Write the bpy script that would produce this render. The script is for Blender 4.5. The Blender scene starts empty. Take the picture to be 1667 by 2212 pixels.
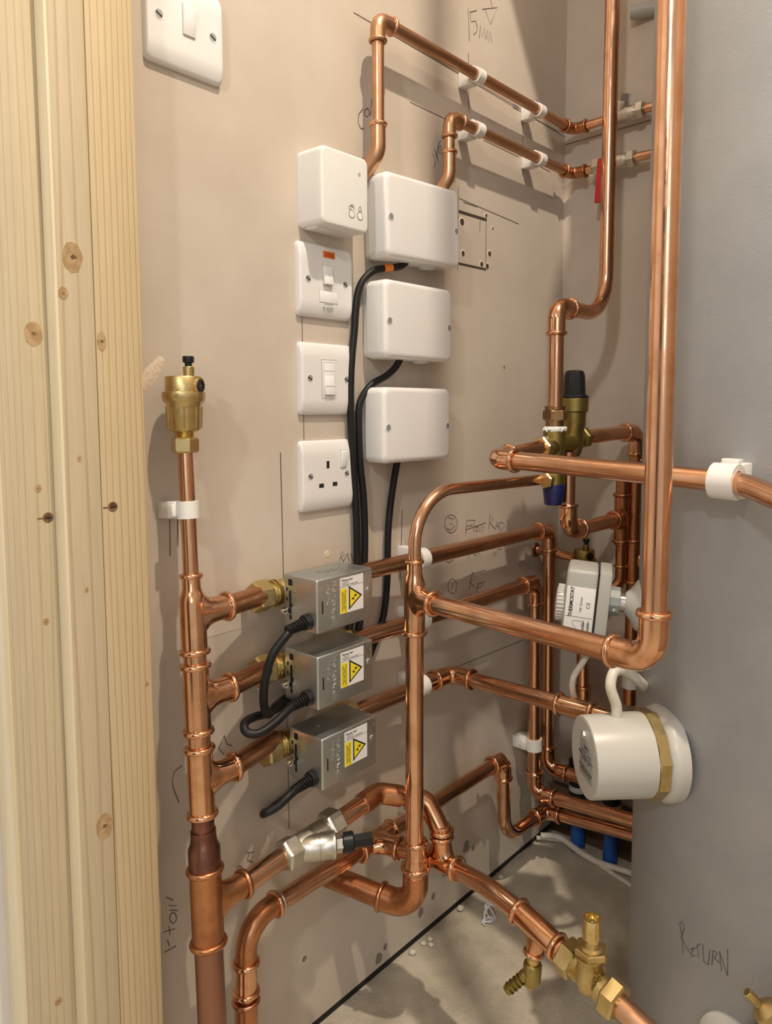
import bpy, bmesh, math, random
from mathutils import Vector as Vec, Matrix as Mat

# ---------------------------------------------------------------- camera, world, lamps, exposure
S = 0.001                      # every length below is in millimetres
scene = bpy.context.scene
COL = scene.collection
random.seed(7)

HEAD, PITCH = math.radians(40.45), math.radians(5.0)
fwd = Vec((math.cos(HEAD) * math.cos(PITCH), math.sin(HEAD) * math.cos(PITCH), -math.sin(PITCH)))
rgt = Vec((math.sin(HEAD), -math.cos(HEAD), 0))
upv = rgt.cross(fwd)
cam_data = bpy.data.cameras.new('camera')
cam_data.sensor_fit = 'HORIZONTAL'
cam_data.sensor_width = 36
cam_data.lens = 1600 / 1667 * 36
cam_data.shift_x = -56.5 / 1667
cam_data.shift_y = -88.0 / 1667
cam_data.clip_start = 0.01
cam = bpy.data.objects.new('camera', cam_data)
COL.objects.link(cam)
m = Mat((rgt, upv, -fwd)).transposed().to_4x4()
m.translation = Vec((0, -0.674, 0.801))
cam.matrix_world = m
scene.camera = cam

world = bpy.data.worlds.new('hall_daylight')
scene.world = world
world.use_nodes = True
wb = world.node_tree.nodes['Background']
wb.inputs['Color'].default_value = (1.0, 0.93, 0.84, 1)
wb.inputs['Strength'].default_value = WORLD_STRENGTH = 0.62

def disc_light(name, loc, aim, power, size, color):
    d = bpy.data.lights.new(name, 'AREA')
    d.shape = 'DISK'
    d.size = size * S
    d.energy = power
    d.color = color
    o = bpy.data.objects.new(name, d)
    COL.objects.link(o)
    o.location = Vec(loc) * S
    o.rotation_euler = (Vec(aim) - Vec(loc)).to_track_quat('-Z', 'Y').to_euler()
    return o

LAMP = (400, -760, 2375)
disc_light('cupboard_lamp_light', LAMP, (LAMP[0] + 220, LAMP[1] + 300, 0), 27.5, 44, (1.0, 0.865, 0.69))
disc_light('hall_lamp_light', (-1400, -1080, 2020), (600, -200, 900), 15.0, 130, (1.0, 0.95, 0.9))

w_ = disc_light('hall_window_light', (-1500, -2300, 1450), (900, -450, 700), 7.0, 1100, (0.80, 0.90, 1.0))
scene.view_settings.view_transform = 'Standard'
scene.view_settings.look = 'None'
scene.view_settings.exposure = -0.08
scene.view_settings.gamma = 1.0
scene.view_settings.use_curve_mapping = False

# ---------------------------------------------------------------- materials
def mat(name, color, rough=0.5, metal=0.0, color2=None, nscale=20.0, rough2=None, bump=0.0, bscale=200.0,
        coat=0.0, stretch=(1, 1, 1), lo=0.4, hi=0.6, spec=0.5, trans=0.0):
    mt = bpy.data.materials.new(name)
    mt.use_nodes = True
    nt = mt.node_tree
    b = nt.nodes['Principled BSDF']
    b.inputs['Base Color'].default_value = (*color, 1)
    b.inputs['Roughness'].default_value = rough
    b.inputs['Metallic'].default_value = metal
    b.inputs['Coat Weight'].default_value = coat
    b.inputs['Specular IOR Level'].default_value = spec
    if trans:
        b.inputs['Subsurface Weight'].default_value = trans
        b.inputs['Subsurface Radius'].default_value = (0.004, 0.004, 0.004)
    geo = None
    if color2 or rough2 is not None or bump:
        geo = nt.nodes.new('ShaderNodeNewGeometry')
        mp = nt.nodes.new('ShaderNodeMapping')
        mp.inputs['Scale'].default_value = stretch
        nt.links.new(geo.outputs['Position'], mp.inputs['Vector'])
    if color2 or rough2 is not None:
        n = nt.nodes.new('ShaderNodeTexNoise')
        n.inputs['Scale'].default_value = nscale
        n.inputs['Detail'].default_value = 6
        n.inputs['Roughness'].default_value = 0.6
        nt.links.new(mp.outputs[0], n.inputs['Vector'])
        r = nt.nodes.new('ShaderNodeMapRange')
        r.inputs['From Min'].default_value = lo
        r.inputs['From Max'].default_value = hi
        nt.links.new(n.outputs['Fac'], r.inputs['Value'])
        if color2:
            mx = nt.nodes.new('ShaderNodeMix')
            mx.data_type = 'RGBA'
            mx.inputs[6].default_value = (*color, 1)
            mx.inputs[7].default_value = (*color2, 1)
            nt.links.new(r.outputs[0], mx.inputs[0])
            nt.links.new(mx.outputs[2], b.inputs['Base Color'])
        if rough2 is not None:
            rr = nt.nodes.new('ShaderNodeMapRange')
            rr.inputs['To Min'].default_value = rough
            rr.inputs['To Max'].default_value = rough2
            nt.links.new(r.outputs[0], rr.inputs['Value'])
            nt.links.new(rr.outputs[0], b.inputs['Roughness'])
    if bump:
        n2 = nt.nodes.new('ShaderNodeTexNoise')
        n2.inputs['Scale'].default_value = bscale
        n2.inputs['Detail'].default_value = 4
        nt.links.new(geo.outputs['Position'], n2.inputs['Vector'])
        bp = nt.nodes.new('ShaderNodeBump')
        bp.inputs['Strength'].default_value = bump
        bp.inputs['Distance'].default_value = 0.002
        nt.links.new(n2.outputs['Fac'], bp.inputs['Height'])
        nt.links.new(bp.outputs[0], b.inputs['Normal'])
    return mt

def wood(name, light, dark, scale, off, amber=0.35):
    mt = bpy.data.materials.new(name)
    mt.use_nodes = True
    nt = mt.node_tree
    b = nt.nodes['Principled BSDF']
    b.inputs['Roughness'].default_value = 0.55
    g = nt.nodes.new('ShaderNodeNewGeometry')
    mp = nt.nodes.new('ShaderNodeMapping')
    mp.inputs['Location'].default_value = off
    mp.inputs['Scale'].default_value = (1, 1, 0.035)
    nt.links.new(g.outputs['Position'], mp.inputs['Vector'])
    n = nt.nodes.new('ShaderNodeTexNoise')
    n.inputs['Scale'].default_value = 14
    n.inputs['Detail'].default_value = 2
    nt.links.new(mp.outputs[0], n.inputs['Vector'])
    # growth rings: distance across the board bent by the noise, then folded into bands
    sx = nt.nodes.new('ShaderNodeSeparateXYZ')
    nt.links.new(mp.outputs[0], sx.inputs[0])
    ad = nt.nodes.new('ShaderNodeMath'); ad.operation = 'MULTIPLY_ADD'
    ad.inputs[1].default_value = 0.045
    nt.links.new(n.outputs['Fac'], ad.inputs[0])
    nt.links.new(sx.outputs[0], ad.inputs[2])
    mu = nt.nodes.new('ShaderNodeMath'); mu.operation = 'MULTIPLY'
    mu.inputs[1].default_value = scale
    nt.links.new(ad.outputs[0], mu.inputs[0])
    fr = nt.nodes.new('ShaderNodeMath'); fr.operation = 'FRACT'
    nt.links.new(mu.outputs[0], fr.inputs[0])
    cr = nt.nodes.new('ShaderNodeValToRGB')
    e = cr.color_ramp.elements
    e[0].position = 0.0; e[0].color = (*light, 1)
    e[1].position = 0.88; e[1].color = (*dark, 1)
    k = cr.color_ramp.elements.new(0.70); k.color = (*[l * (1 - amber * 0.25) + d * amber * 0.25 for l, d in zip(light, dark)], 1)
    k = cr.color_ramp.elements.new(1.0); k.color = (*light, 1)
    nt.links.new(fr.outputs[0], cr.inputs[0])
    n3 = nt.nodes.new('ShaderNodeTexNoise')
    n3.inputs['Scale'].default_value = 500
    nt.links.new(mp.outputs[0], n3.inputs['Vector'])
    mx = nt.nodes.new('ShaderNodeMix'); mx.data_type = 'RGBA'; mx.blend_type = 'MULTIPLY'
    mx.inputs[0].default_value = 0.22
    nt.links.new(cr.outputs[0], mx.inputs[6])
    nt.links.new(n3.outputs['Fac'], mx.inputs[7])
    nt.links.new(mx.outputs[2], b.inputs['Base Color'])
    bp = nt.nodes.new('ShaderNodeBump')
    bp.inputs['Strength'].default_value = 0.12
    bp.inputs['Distance'].default_value = 0.001
    nt.links.new(n3.outputs['Fac'], bp.inputs['Height'])
    nt.links.new(bp.outputs[0], b.inputs['Normal'])
    return mt

M = {
    'copper': mat('copper', (0.79, 0.465, 0.30), 0.14, 1, (0.60, 0.325, 0.185), 28, 0.32, lo=0.42, hi=0.7),
    'copper_fit': mat('copper_fitting', (0.80, 0.455, 0.275), 0.10, 1, (0.56, 0.285, 0.145), 45, 0.26, lo=0.45, hi=0.72),
    'copper_dull': mat('copper_tarnished', (0.62, 0.30, 0.15), 0.22, 1, (0.42, 0.18, 0.085), 30, 0.42, lo=0.35, hi=0.65),
    'copper_burnt': mat('copper_heat_marked', (0.30, 0.14, 0.10), 0.3, 1, (0.16, 0.075, 0.06), 60, 0.45, lo=0.35, hi=0.65),
    'copper_purple': mat('copper_oxidised', (0.27, 0.15, 0.13), 0.26, 1, (0.40, 0.20, 0.13), 12, 0.4, stretch=(1, 1, .2), lo=0.35, hi=0.65),
    'copper_aged': mat('copper_aged', (0.66, 0.39, 0.24), 0.28, 1, (0.50, 0.28, 0.155), 30, 0.42, stretch=(.3, 1, 1), lo=0.35, hi=0.65),
    'zinc_light': mat('zinc_raised', (0.68, 0.70, 0.69), 0.3, 1),
    'solder': mat('solder', (0.62, 0.60, 0.52), 0.35, 1),
    'brass': mat('brass', (0.68, 0.54, 0.27), 0.30, 1, (0.54, 0.41, 0.18), 40, 0.42, bump=0.06, bscale=900),
    'brass_bright': mat('brass_polished', (0.80, 0.64, 0.32), 0.18, 1, (0.66, 0.50, 0.22), 40, 0.3),
    'brass_dark': mat('brass_cast_olive', (0.42, 0.34, 0.12), 0.34, 1, (0.32, 0.25, 0.08), 40, 0.5, bump=0.1, bscale=900),
    'brass_brown': mat('brass_brown_nut', (0.42, 0.27, 0.13), 0.3, 1, (0.30, 0.19, 0.09), 50, 0.42),
    'nickel': mat('nickel_plate', (0.66, 0.63, 0.56), 0.32, 1, (0.54, 0.51, 0.44), 50, 0.5),
    'chrome': mat('chrome', (0.8, 0.8, 0.8), 0.12, 1),
    'zinc': mat('zinc_sheet', (0.60, 0.645, 0.65), 0.34, 1, (0.49, 0.53, 0.535), 25, 0.46),
    'white_gloss': mat('white_moulded_plastic', (0.80, 0.79, 0.78), 0.22, 0, coat=0.2),
    'white_matt': mat('white_control_plastic', (0.80, 0.80, 0.78), 0.42, 0, bump=0.03, bscale=1500),
    'white_rocker': mat('white_rocker_plastic', (0.86, 0.86, 0.86), 0.2, 0),
    'clip': mat('natural_nylon_clip', (0.80, 0.79, 0.76), 0.35, 0, trans=0.3),
    'cream': mat('off_white_flex', (0.72, 0.69, 0.60), 0.4, 0, (0.64, 0.60, 0.50), 60),
    'heater_white': mat('heater_cap_plastic', (0.55, 0.54, 0.50), 0.3, 0),
    'grey_plastic': mat('grey_thermostat_plastic', (0.44, 0.44, 0.41), 0.42, 0),
    'grey_dark': mat('dark_grey_plastic', (0.27, 0.29, 0.28), 0.45, 0),
    'paper': mat('white_label', (0.80, 0.79, 0.79), 0.5),
    'silver': mat('silver_label', (0.42, 0.42, 0.42), 0.4, 0.3),
    'yellow': mat('yellow_label', (0.86, 0.70, 0.03), 0.5),
    'ink': mat('black_ink', (0.012, 0.012, 0.014), 0.5),
    'ink_grey': mat('grey_ink', (0.16, 0.16, 0.16), 0.5),
    'black': mat('black_rubber', (0.010, 0.010, 0.011), 0.45, 0, bump=0.05, bscale=700, spec=0.3),
    'black_pl': mat('black_plastic', (0.012, 0.012, 0.013), 0.38, spec=0.35),
    'navy': mat('navy_cap_plastic', (0.012, 0.013, 0.09), 0.36),
    'blue': mat('blue_water_pipe', (0.012, 0.085, 0.36), 0.35),
    'orange': mat('orange_band', (0.80, 0.22, 0.03), 0.45),
    'amber': mat('neon_lens_amber', (0.55, 0.09, 0.012), 0.2),
    'red': mat('red_vinyl', (0.62, 0.03, 0.035), 0.38),
    'ptfe': mat('white_thread_tape', (0.82, 0.82, 0.82), 0.5, bump=0.5, bscale=400),
    'pencil': mat('pencil_graphite', (0.10, 0.085, 0.075), 0.6),
    'void': mat('dark_hollow', (0.012, 0.010, 0.009), 0.9),
    'hole': mat('hole_shade_brown', (0.055, 0.035, 0.025), 0.9),  # dark brown painted as the shade inside saw cuts and drill holes
    'plaster': mat('skimmed_plaster', (0.515, 0.44, 0.365), 0.72, 0, (0.62, 0.55, 0.475), 4.2, 0.5, bump=0.05, bscale=160, lo=0.34, hi=0.66),
    'plaster_pale': mat('pale_wall_paint', (0.76, 0.74, 0.72), 0.7, 0, (0.70, 0.68, 0.66), 5),
    'filler': mat('plaster_filler', (0.70, 0.58, 0.46), 0.8, 0, bump=0.4, bscale=300),
    'ceiling': mat('ceiling_paint', (0.78, 0.75, 0.71), 0.8),
    'concrete': mat('concrete_screed', (0.58, 0.52, 0.41), 0.75, 0, (0.40, 0.355, 0.275), 16, 0.6, bump=0.5, bscale=260, lo=0.36, hi=0.66),
    'crumb': mat('plaster_crumb', (0.66, 0.60, 0.50), 0.9, bump=0.4, bscale=500),
    'mould': mat('grey_wall_stain', (0.24, 0.20, 0.165), 0.9),
    'old_wood': mat('dark_stained_batten', (0.12, 0.075, 0.04), 0.7, 0, (0.07, 0.042, 0.024), 30, stretch=(1, .1, 1)),
    'foil': mat('silver_grey_painted_steel', (0.40, 0.41, 0.43), 0.42, 0.25, (0.36, 0.37, 0.39), 8, 0.48, bump=0.10, bscale=420),
    'pine_a': wood('pine_amber_edge', (0.72, 0.58, 0.36), (0.55, 0.38, 0.19), 175, (0.31, 0, 0)),
    'pine_b': wood('pine_pale_face', (0.70, 0.59, 0.41), (0.56, 0.43, 0.25), 80, (0.07, 0.3, 0.2)),
    'pine_c': wood('pine_pale_board', (0.70, 0.60, 0.42), (0.60, 0.48, 0.30), 150, (0.53, 0.1, 0.6)),
    'pine_edge': mat('pine_pale_edge', (0.88, 0.80, 0.60), 0.6, 0, (0.80, 0.68, 0.45), 40, stretch=(1, 1, .05)),  # edge strips coloured paler than the board faces
    'knot': mat('pine_knot', (0.50, 0.35, 0.19), 0.5, 0, (0.40, 0.26, 0.13), 90, lo=.45, hi=.55),
    'knot_dark': mat('pine_knot_core', (0.10, 0.055, 0.03), 0.6, 0, (0.25, 0.13, 0.06), 160),
    'lens': mat('lamp_trim_white', (0.85, 0.85, 0.85), 0.3),
}
LIGHT_PATCH = mat('plaster_reflected_light', (0.66, 0.58, 0.49), 0.7)  # paler plaster colour, stands for light reflected onto the wall

# ---------------------------------------------------------------- geometry helpers
def nrm(v):
    return Vec(v).normalized()

def frame(o, z, x=None):
    """matrix whose local z is the given direction"""
    z = nrm(z)
    if x is None:
        x = Vec((1, 0, 0)) if abs(z.x) < 0.9 else Vec((0, 0, 1))
    x = Vec(x)
    x = (x - z * x.dot(z)).normalized()
    y = z.cross(x)
    mm = Mat((x, y, z)).transposed().to_4x4()
    mm.translation = Vec(o)
    return mm

def fillet(pts, rad, n=7):
    pts = [Vec(p) for p in pts]
    if not isinstance(rad, (list, tuple)):
        rad = [rad] * (len(pts) - 2)
    out = [pts[0]]
    for i in range(1, len(pts) - 1):
        a = (pts[i - 1] - pts[i]).normalized()
        b = (pts[i + 1] - pts[i]).normalized()
        ang = a.angle(b)
        if rad[i - 1] <= 0 or ang > math.pi - 0.02:
            out.append(pts[i]); continue
        t = rad[i - 1] / math.tan(ang / 2)
        c = pts[i] + (a + b).normalized() * (rad[i - 1] / math.sin(ang / 2))
        s = pts[i] + a * t - c
        e = pts[i] + b * t - c
        tot = s.angle(e)
        for k in range(n + 1):
            f = k / n
            out.append(c + (s * math.sin((1 - f) * tot) + e * math.sin(f * tot)) / math.sin(tot))
    out.append(pts[-1])
    return out

def spline(pts, n=6):
    pts = [Vec(p) for p in pts]
    q = [pts[0] * 2 - pts[1]] + pts + [pts[-1] * 2 - pts[-2]]
    out = []
    for i in range(1, len(q) - 2):
        p0, p1, p2, p3 = q[i - 1:i + 3]
        for k in range(n):
            t = k / n
            out.append(0.5 * (2 * p1 + (p2 - p0) * t + (2 * p0 - 5 * p1 + 4 * p2 - p3) * t * t + (3 * p1 - p0 - 3 * p2 + p3) * t ** 3))
    out.append(pts[-1])
    return out

class MB:
    def __init__(self):
        self.v, self.f = [], []

    def add(self, verts, faces):
        n = len(self.v)
        self.v += [Vec(p) for p in verts]
        self.f += [[n + i for i in q] for q in faces]
        return self

    def lathe(self, prof, o, d, seg=24, x=None, turn=0.0):
        mm = frame(o, d, x)
        vs, fs, rings = [], [], []
        for h, r in prof:
            if r < 1e-6:
                rings.append([len(vs)]); vs.append(mm @ Vec((0, 0, h)))
            else:
                rings.append(list(range(len(vs), len(vs) + seg)))
                for k in range(seg):
                    a = 2 * math.pi * k / seg + turn
                    vs.append(mm @ Vec((r * math.cos(a), r * math.sin(a), h)))
        for a, b in zip(rings, rings[1:]):
            for k in range(seg):
                k2 = (k + 1) % seg
                if len(a) == 1 and len(b) == 1:
                    continue
                if len(a) == 1:
                    fs.append([a[0], b[k2], b[k]])
                elif len(b) == 1:
                    fs.append([a[k], a[k2], b[0]])
                else:
                    fs.append([a[k], a[k2], b[k2], b[k]])
        if len(rings[0]) > 1:
            fs.append(rings[0][::-1])
        if len(rings[-1]) > 1:
            fs.append(rings[-1])
        return self.add(vs, fs)

    def cyl(self, a, b, r, seg=24, r2=None):
        a, b = Vec(a), Vec(b)
        return self.lathe([(0, r), ((b - a).length, r if r2 is None else r2)], a, b - a, seg)

    def bead(self, o, d, r, t, seg=28):
        """closed torus bead of major radius r and minor radius t"""
        mm = frame(o, d)
        vs, fs, n = [], [], 8
        for k in range(seg):
            a = 2 * math.pi * k / seg
            for j in range(n):
                b = 2 * math.pi * j / n
                rr = r + t * math.cos(b)
                vs.append(mm @ Vec((rr * math.cos(a), rr * math.sin(a), t * 1.15 * math.sin(b))))
        for k in range(seg):
            for j in range(n):
                k2, j2 = (k + 1) % seg, (j + 1) % n
                fs.append([k * n + j, k2 * n + j, k2 * n + j2, k * n + j2])
        return self.add(vs, fs)

    def tube(self, pts, r, seg=16, cap=True):
        pts = [Vec(p) for p in pts]
        rs = r if isinstance(r, (list, tuple)) else [r] * len(pts)
        tan = []
        for i in range(len(pts)):
            a = pts[max(i - 1, 0)]; b = pts[min(i + 1, len(pts) - 1)]
            if 0 < i < len(pts) - 1:
                tan.append(((pts[i] - a).normalized() + (b - pts[i]).normalized()).normalized())
            else:
                tan.append((b - a).normalized())
        x = frame((0, 0, 0), tan[0]).to_3x3() @ Vec((1, 0, 0))
        vs, fs = [], []
        for i, p in enumerate(pts):
            x = (x - tan[i] * x.dot(tan[i])).normalized()
            y = tan[i].cross(x)
            for k in range(seg):
                a = 2 * math.pi * k / seg
                vs.append(p + (x * math.cos(a) + y * math.sin(a)) * rs[i])
        for i in range(len(pts) - 1):
            for k in range(seg):
                k2 = (k + 1) % seg
                fs.append([i * seg + k, i * seg + k2, (i + 1) * seg + k2, (i + 1) * seg + k])
        if cap:
            fs.append(list(range(seg))[::-1])
            fs.append([(len(pts) - 1) * seg + k for k in range(seg)])
        return self.add(vs, fs)

    def branch(self, c, up, br, R, r, L, flare=1.0, seg=28):
        """side outlet that sweeps into the main run without bulging past its sides"""
        mm = frame(c, br, up)
        vs, fs = [], []
        side = min(r, R * 0.97)
        st = [(0.0, .80, side), (.45 * R, .74, side), (.80 * R, .58, side), (1.02 * R, .40, side), (1.25 * R, .22, side), (1.55 * R, .09, (side + r) / 2), (1.95 * R, 0.015, r), (2.3 * R, 0, r), (L, 0, r)]
        for h, k, s in st:
            a_ = r + k * R * flare
            for j in range(seg):
                t = 2 * math.pi * j / seg
                vs.append(mm @ Vec((a_ * math.cos(t), s * math.sin(t), min(h, L))))
        for i in range(len(st) - 1):
            for j in range(seg):
                j2 = (j + 1) % seg
                fs.append([i * seg + j, i * seg + j2, (i + 1) * seg + j2, (i + 1) * seg + j])
        fs.append([(len(st) - 1) * seg + j for j in range(seg)])
        fs.append(list(range(seg))[::-1])
        return self.add(vs, fs)

    def rbox(self, mm, w, h, d0, d1, rc, bev):
        """box with round corners in x,z and a rounded front; front towards -y"""
        pts = []
        for sx, sz, a0 in ((1, 1, 0), (-1, 1, 90), (-1, -1, 180), (1, -1, 270)):
            for k in range(7):
                a = math.radians(a0 + 15 * k)
                pts.append((sx * (w / 2 - rc) + rc * math.cos(a), sz * (h / 2 - rc) + rc * math.sin(a)))
        n = len(pts)
        vs, fs = [], []
        lev = [(0.0, -d0)] + [(bev * (1 - math.cos(math.pi / 2 * k / 5)), -(d1 - bev + bev * math.sin(math.pi / 2 * k / 5))) for k in range(6)]
        for ins, y in lev:
            for px_, pz_ in pts:
                vs.append(mm @ Vec((px_ * (1 - 2 * ins / w), y, pz_ * (1 - 2 * ins / h))))
        for i in range(len(lev) - 1):
            for j in range(n):
                j2 = (j + 1) % n
                fs.append([i * n + j, i * n + j2, (i + 1) * n + j2, (i + 1) * n + j])
        fs.append([(len(lev) - 1) * n + j for j in range(n)])
        fs.append(list(range(n))[::-1])
        return self.add(vs, fs)

    def bm(self, bm, mm=None):
        bm.verts.index_update()
        mm = mm or Mat()
        self.add([mm @ v.co for v in bm.verts], [[v.index for v in f.verts] for f in bm.faces])
        bm.free()
        return self

    def box(self, mm, lo, hi, bev=0.0, seg=2):
        """axis box between two corners in the frame mm"""
        if not isinstance(mm, Mat):
            mm = Mat.Translation(Vec(mm))
        bm = bmesh.new()
        bmesh.ops.create_cube(bm, size=1)
        for v in bm.verts:
            v.co = Vec([lo[i] if v.co[i] < 0 else hi[i] for i in range(3)])
        if bev:
            bmesh.ops.bevel(bm, geom=bm.edges[:], offset=bev, segments=seg, profile=0.5, affect='EDGES', clamp_overlap=True)
        return self.bm(bm, mm)

    def prism(self, mm, poly, t0, t1, bev=0.0, seg=2, minang=0.5):
        """polygon in local xy, extruded from z=t0 to z=t1"""
        bm = bmesh.new()
        lo = [bm.verts.new((p[0], p[1], t0)) for p in poly]
        hi = [bm.verts.new((p[0], p[1], t1)) for p in poly]
        n = len(poly)
        bm.faces.new(lo[::-1]); bm.faces.new(hi)
        for i in range(n):
            bm.faces.new((lo[i], lo[(i + 1) % n], hi[(i + 1) % n], hi[i]))
        bmesh.ops.recalc_face_normals(bm, faces=bm.faces[:])
        if bev:
            ed = [e for e in bm.edges if len(e.link_faces) == 2 and e.calc_face_angle(0) > minang]
            bmesh.ops.bevel(bm, geom=ed, offset=bev, segments=seg, profile=0.5, affect='EDGES', clamp_overlap=True)
        return self.bm(bm, mm)

    def hexnut(self, o, d, af, length, bore=0, x=None, turn=0.0, n=6):
        r = af / math.cos(math.pi / n) / 2
        return self.lathe([(0, r * 0.88), (length * 0.12, r), (length * 0.88, r), (length, r * 0.88)], o, d, n, x, turn)

    def build(self, name, material, parent=None, ang=38, label=None, kind=None):
        c = sum(self.v, Vec()) / max(1, len(self.v))
        me = bpy.data.meshes.new(name)
        me.from_pydata([(p - c) * S for p in self.v], [], self.f)
        me.materials.append(M[material] if isinstance(material, str) else material)
        bm = bmesh.new(); bm.from_mesh(me)
        bmesh.ops.recalc_face_normals(bm, faces=bm.faces[:])
        bm.to_mesh(me); bm.free()
        me.polygons.foreach_set('use_smooth', [True] * len(me.polygons))
        me.set_sharp_from_angle(angle=math.radians(ang))
        me.update()
        o = bpy.data.objects.new(name, me)
        COL.objects.link(o)
        place(o, c * S, parent)
        if label: o['label'] = label
        if kind: o['kind'] = kind
        return o

WORLD_POS = {}
def place(o, loc, parent):
    o.location = loc
    WORLD_POS[o.name] = Vec(loc)
    if parent is not None:
        o.parent = parent
        # parents only ever carry a translation, so child locations stay in room coordinates
        o.matrix_parent_inverse = Mat.Translation(-WORLD_POS[parent.name])

def thing(name, label, cat, loc, group=None):
    o = bpy.data.objects.new(name, None)
    o.empty_display_size = 0.02
    COL.objects.link(o)
    place(o, Vec(loc) * S, None)
    o['label'] = label
    o['category'] = cat
    if group: o['group'] = group
    return o

def tag(o, label, cat, group=None):
    o['label'] = label; o['category'] = cat
    if group: o['group'] = group
    return o

def struct(o, label=None):
    o['kind'] = 'structure'
    if label: o['label'] = label
    return o

def lettering(name, body, size, mm, material, parent, align='CENTER', depth=0.15, space=1.0, line=0.9, bold=0.0):
    """flat lettering in the local xy plane of mm"""
    cu = bpy.data.curves.new(name, 'FONT')
    cu.body = body
    cu.size = size
    cu.align_x = align
    cu.align_y = 'CENTER'
    cu.extrude = depth
    cu.offset = bold
    cu.resolution_u = 2
    cu.space_character = space
    cu.space_line = line
    t = bpy.data.objects.new(name, cu)
    COL.objects.link(t)
    dg = bpy.context.evaluated_depsgraph_get()
    me = bpy.data.meshes.new_from_object(t.evaluated_get(dg))
    bpy.data.objects.remove(t)
    b = MB().add([mm @ v.co for v in me.vertices], [list(p.vertices) for p in me.polygons])
    bpy.data.meshes.remove(me)
    return b.build(name, material, parent, ang=20)

def ribbon(b, pts, w, nv):
    """thin flat stroke lying on a surface with normal nv"""
    pts = [Vec(p) for p in pts]
    nv = Vec(nv)
    vs, fs = [], []
    for i, p in enumerate(pts):
        t = (pts[min(i + 1, len(pts) - 1)] - pts[max(i - 1, 0)]).normalized()
        s = t.cross(nv).normalized() * w * (0.75 + 0.5 * random.random()) / 2
        vs += [p + s, p - s]
    for i in range(len(pts) - 1):
        fs.append([2 * i, 2 * i + 1, 2 * i + 3, 2 * i + 2])
    return b.add(vs, fs)

# ---------------------------------------------------------------- plumbing helpers
FR = {15: 7.5, 22: 11.0, 28: 14.0}
SOCK = {15: (27, 13), 22: (39, 20), 28: (48, 24)}     # elbow: corner to mouth, bend radius

def pipe(t, pts, d, bend=0, material='copper', name='pipe', n=8):
    b = MB().tube(fillet(pts, bend, n) if len(pts) > 2 else pts, FR[d], 28)
    return b.build(name, material, t, ang=50)

def solder_ring(p, o, d, dia, material='copper_fit'):
    r = FR[dia]
    return MB().bead(o, d, r + 1.9, 2.8 if dia > 15 else 2.3).build('solder_ring', material, p, ang=80)

def elbow(t, a, c, e, dia, material='copper_fit', L=None, R=None, rings=(1, 1)):
    """elbow fitting at corner c between the directions towards a and e"""
    a, c, e = Vec(a), Vec(c), Vec(e)
    L0, R0 = SOCK[dia]
    L, R = L or L0, R or R0
    da, de = (a - c).normalized(), (e - c).normalized()
    p0, p1 = c + da * L, c + de * L
    b = MB().tube(fillet([p0, c, p1], R, 12), FR[dia] + 1.9, 28)
    o = b.build('elbow', material, t, ang=60)
    if rings[0]: solder_ring(o, p0 - da * 1.5, da, dia, material)
    if rings[1]: solder_ring(o, p1 - de * 1.5, de, dia, material)
    return o

def tee(t, c, up, br, dia, dbr=None, half=34, lbr=40, material='copper_fit', rings=(1, 1, 1)):
    c, up, br = Vec(c), nrm(up), nrm(br)
    dbr = dbr or dia
    R, r = FR[dia] + 1.6, FR[dbr] + 1.5
    b = MB().cyl(c - up * half, c + up * half, R, 28)
    b.branch(c, up, br, R, r, lbr)
    o = b.build('tee', material, t, ang=60)
    if rings[0]: solder_ring(o, c + up * (half - 1.5), up, dia, material)
    if rings[1]: solder_ring(o, c - up * (half - 1.5), up, dia, material)
    if rings[2]: solder_ring(o, c + br * (lbr - 1.5), br, dbr, material)
    return o

def coupling(t, a, b_, dia, material='copper_fit', rings=(1, 1)):
    a, b_ = Vec(a), Vec(b_)
    d = (b_ - a).normalized()
    o = MB().cyl(a, b_, FR[dia] + 1.5, 28).build('coupling', material, t)
    if rings[0]: solder_ring(o, a + d * 1.5, d, dia, material)
    if rings[1]: solder_ring(o, b_ - d * 1.5, d, dia, material)
    return o

def clip(label, o, axis, towall, dia, dist, w=16, group='white plastic pipe clips', thick=3.2):
    """hinged pipe clip: a strap round the pipe and a foot that reaches the wall"""
    o, axis, tw = Vec(o), nrm(axis), nrm(towall)
    t = thing('pipe_clip', label, 'pipe clip', o + tw * dist, group)
    mm = frame(o, axis, tw)               # local x -> wall
    ri, ro = FR[dia] + 0.15, FR[dia] + thick
    n = 26
    inn = [(ri * math.cos(a), ri * math.sin(a)) for a in [0.35 + (2 * math.pi - 0.7) * k / n for k in range(n + 1)]]
    out = [(ro * math.cos(a), ro * math.sin(a)) for a in [0.35 + (2 * math.pi - 0.7) * k / n for k in range(n + 1)]]
    b = MB()
    vs, fs = [], []
    for z in (-w / 2, w / 2):
        vs += [mm @ Vec((*p, z)) for p in inn] + [mm @ Vec((*p, z)) for p in out]
    k = n + 1
    for i in range(n):
        fs += [[i, i + 1, k + i + 1, k + i], [2 * k + i, 3 * k + i, 3 * k + i + 1, 2 * k + i + 1],
               [k + i, k + i + 1, 3 * k + i + 1, 3 * k + i], [i, 2 * k + i, 2 * k + i + 1, i + 1]]
    fs += [[0, k, 3 * k, 2 * k], [n, 2 * k + n, 3 * k + n, k + n]]
    b.add(vs, fs).build('strap', 'clip', t, ang=40)
    h = ro * 0.98
    MB().box(mm, (ri * 0.9, -h, -w / 2), (dist, h, w / 2), 1.2).build('foot', 'clip', t)
    MB().box(mm, (ri * 0.55, h - 1, -w * 0.36), (ri * 1.5, h + 4.2, w * 0.36), 0.8).build('latch', 'clip', t)
    return t

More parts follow.
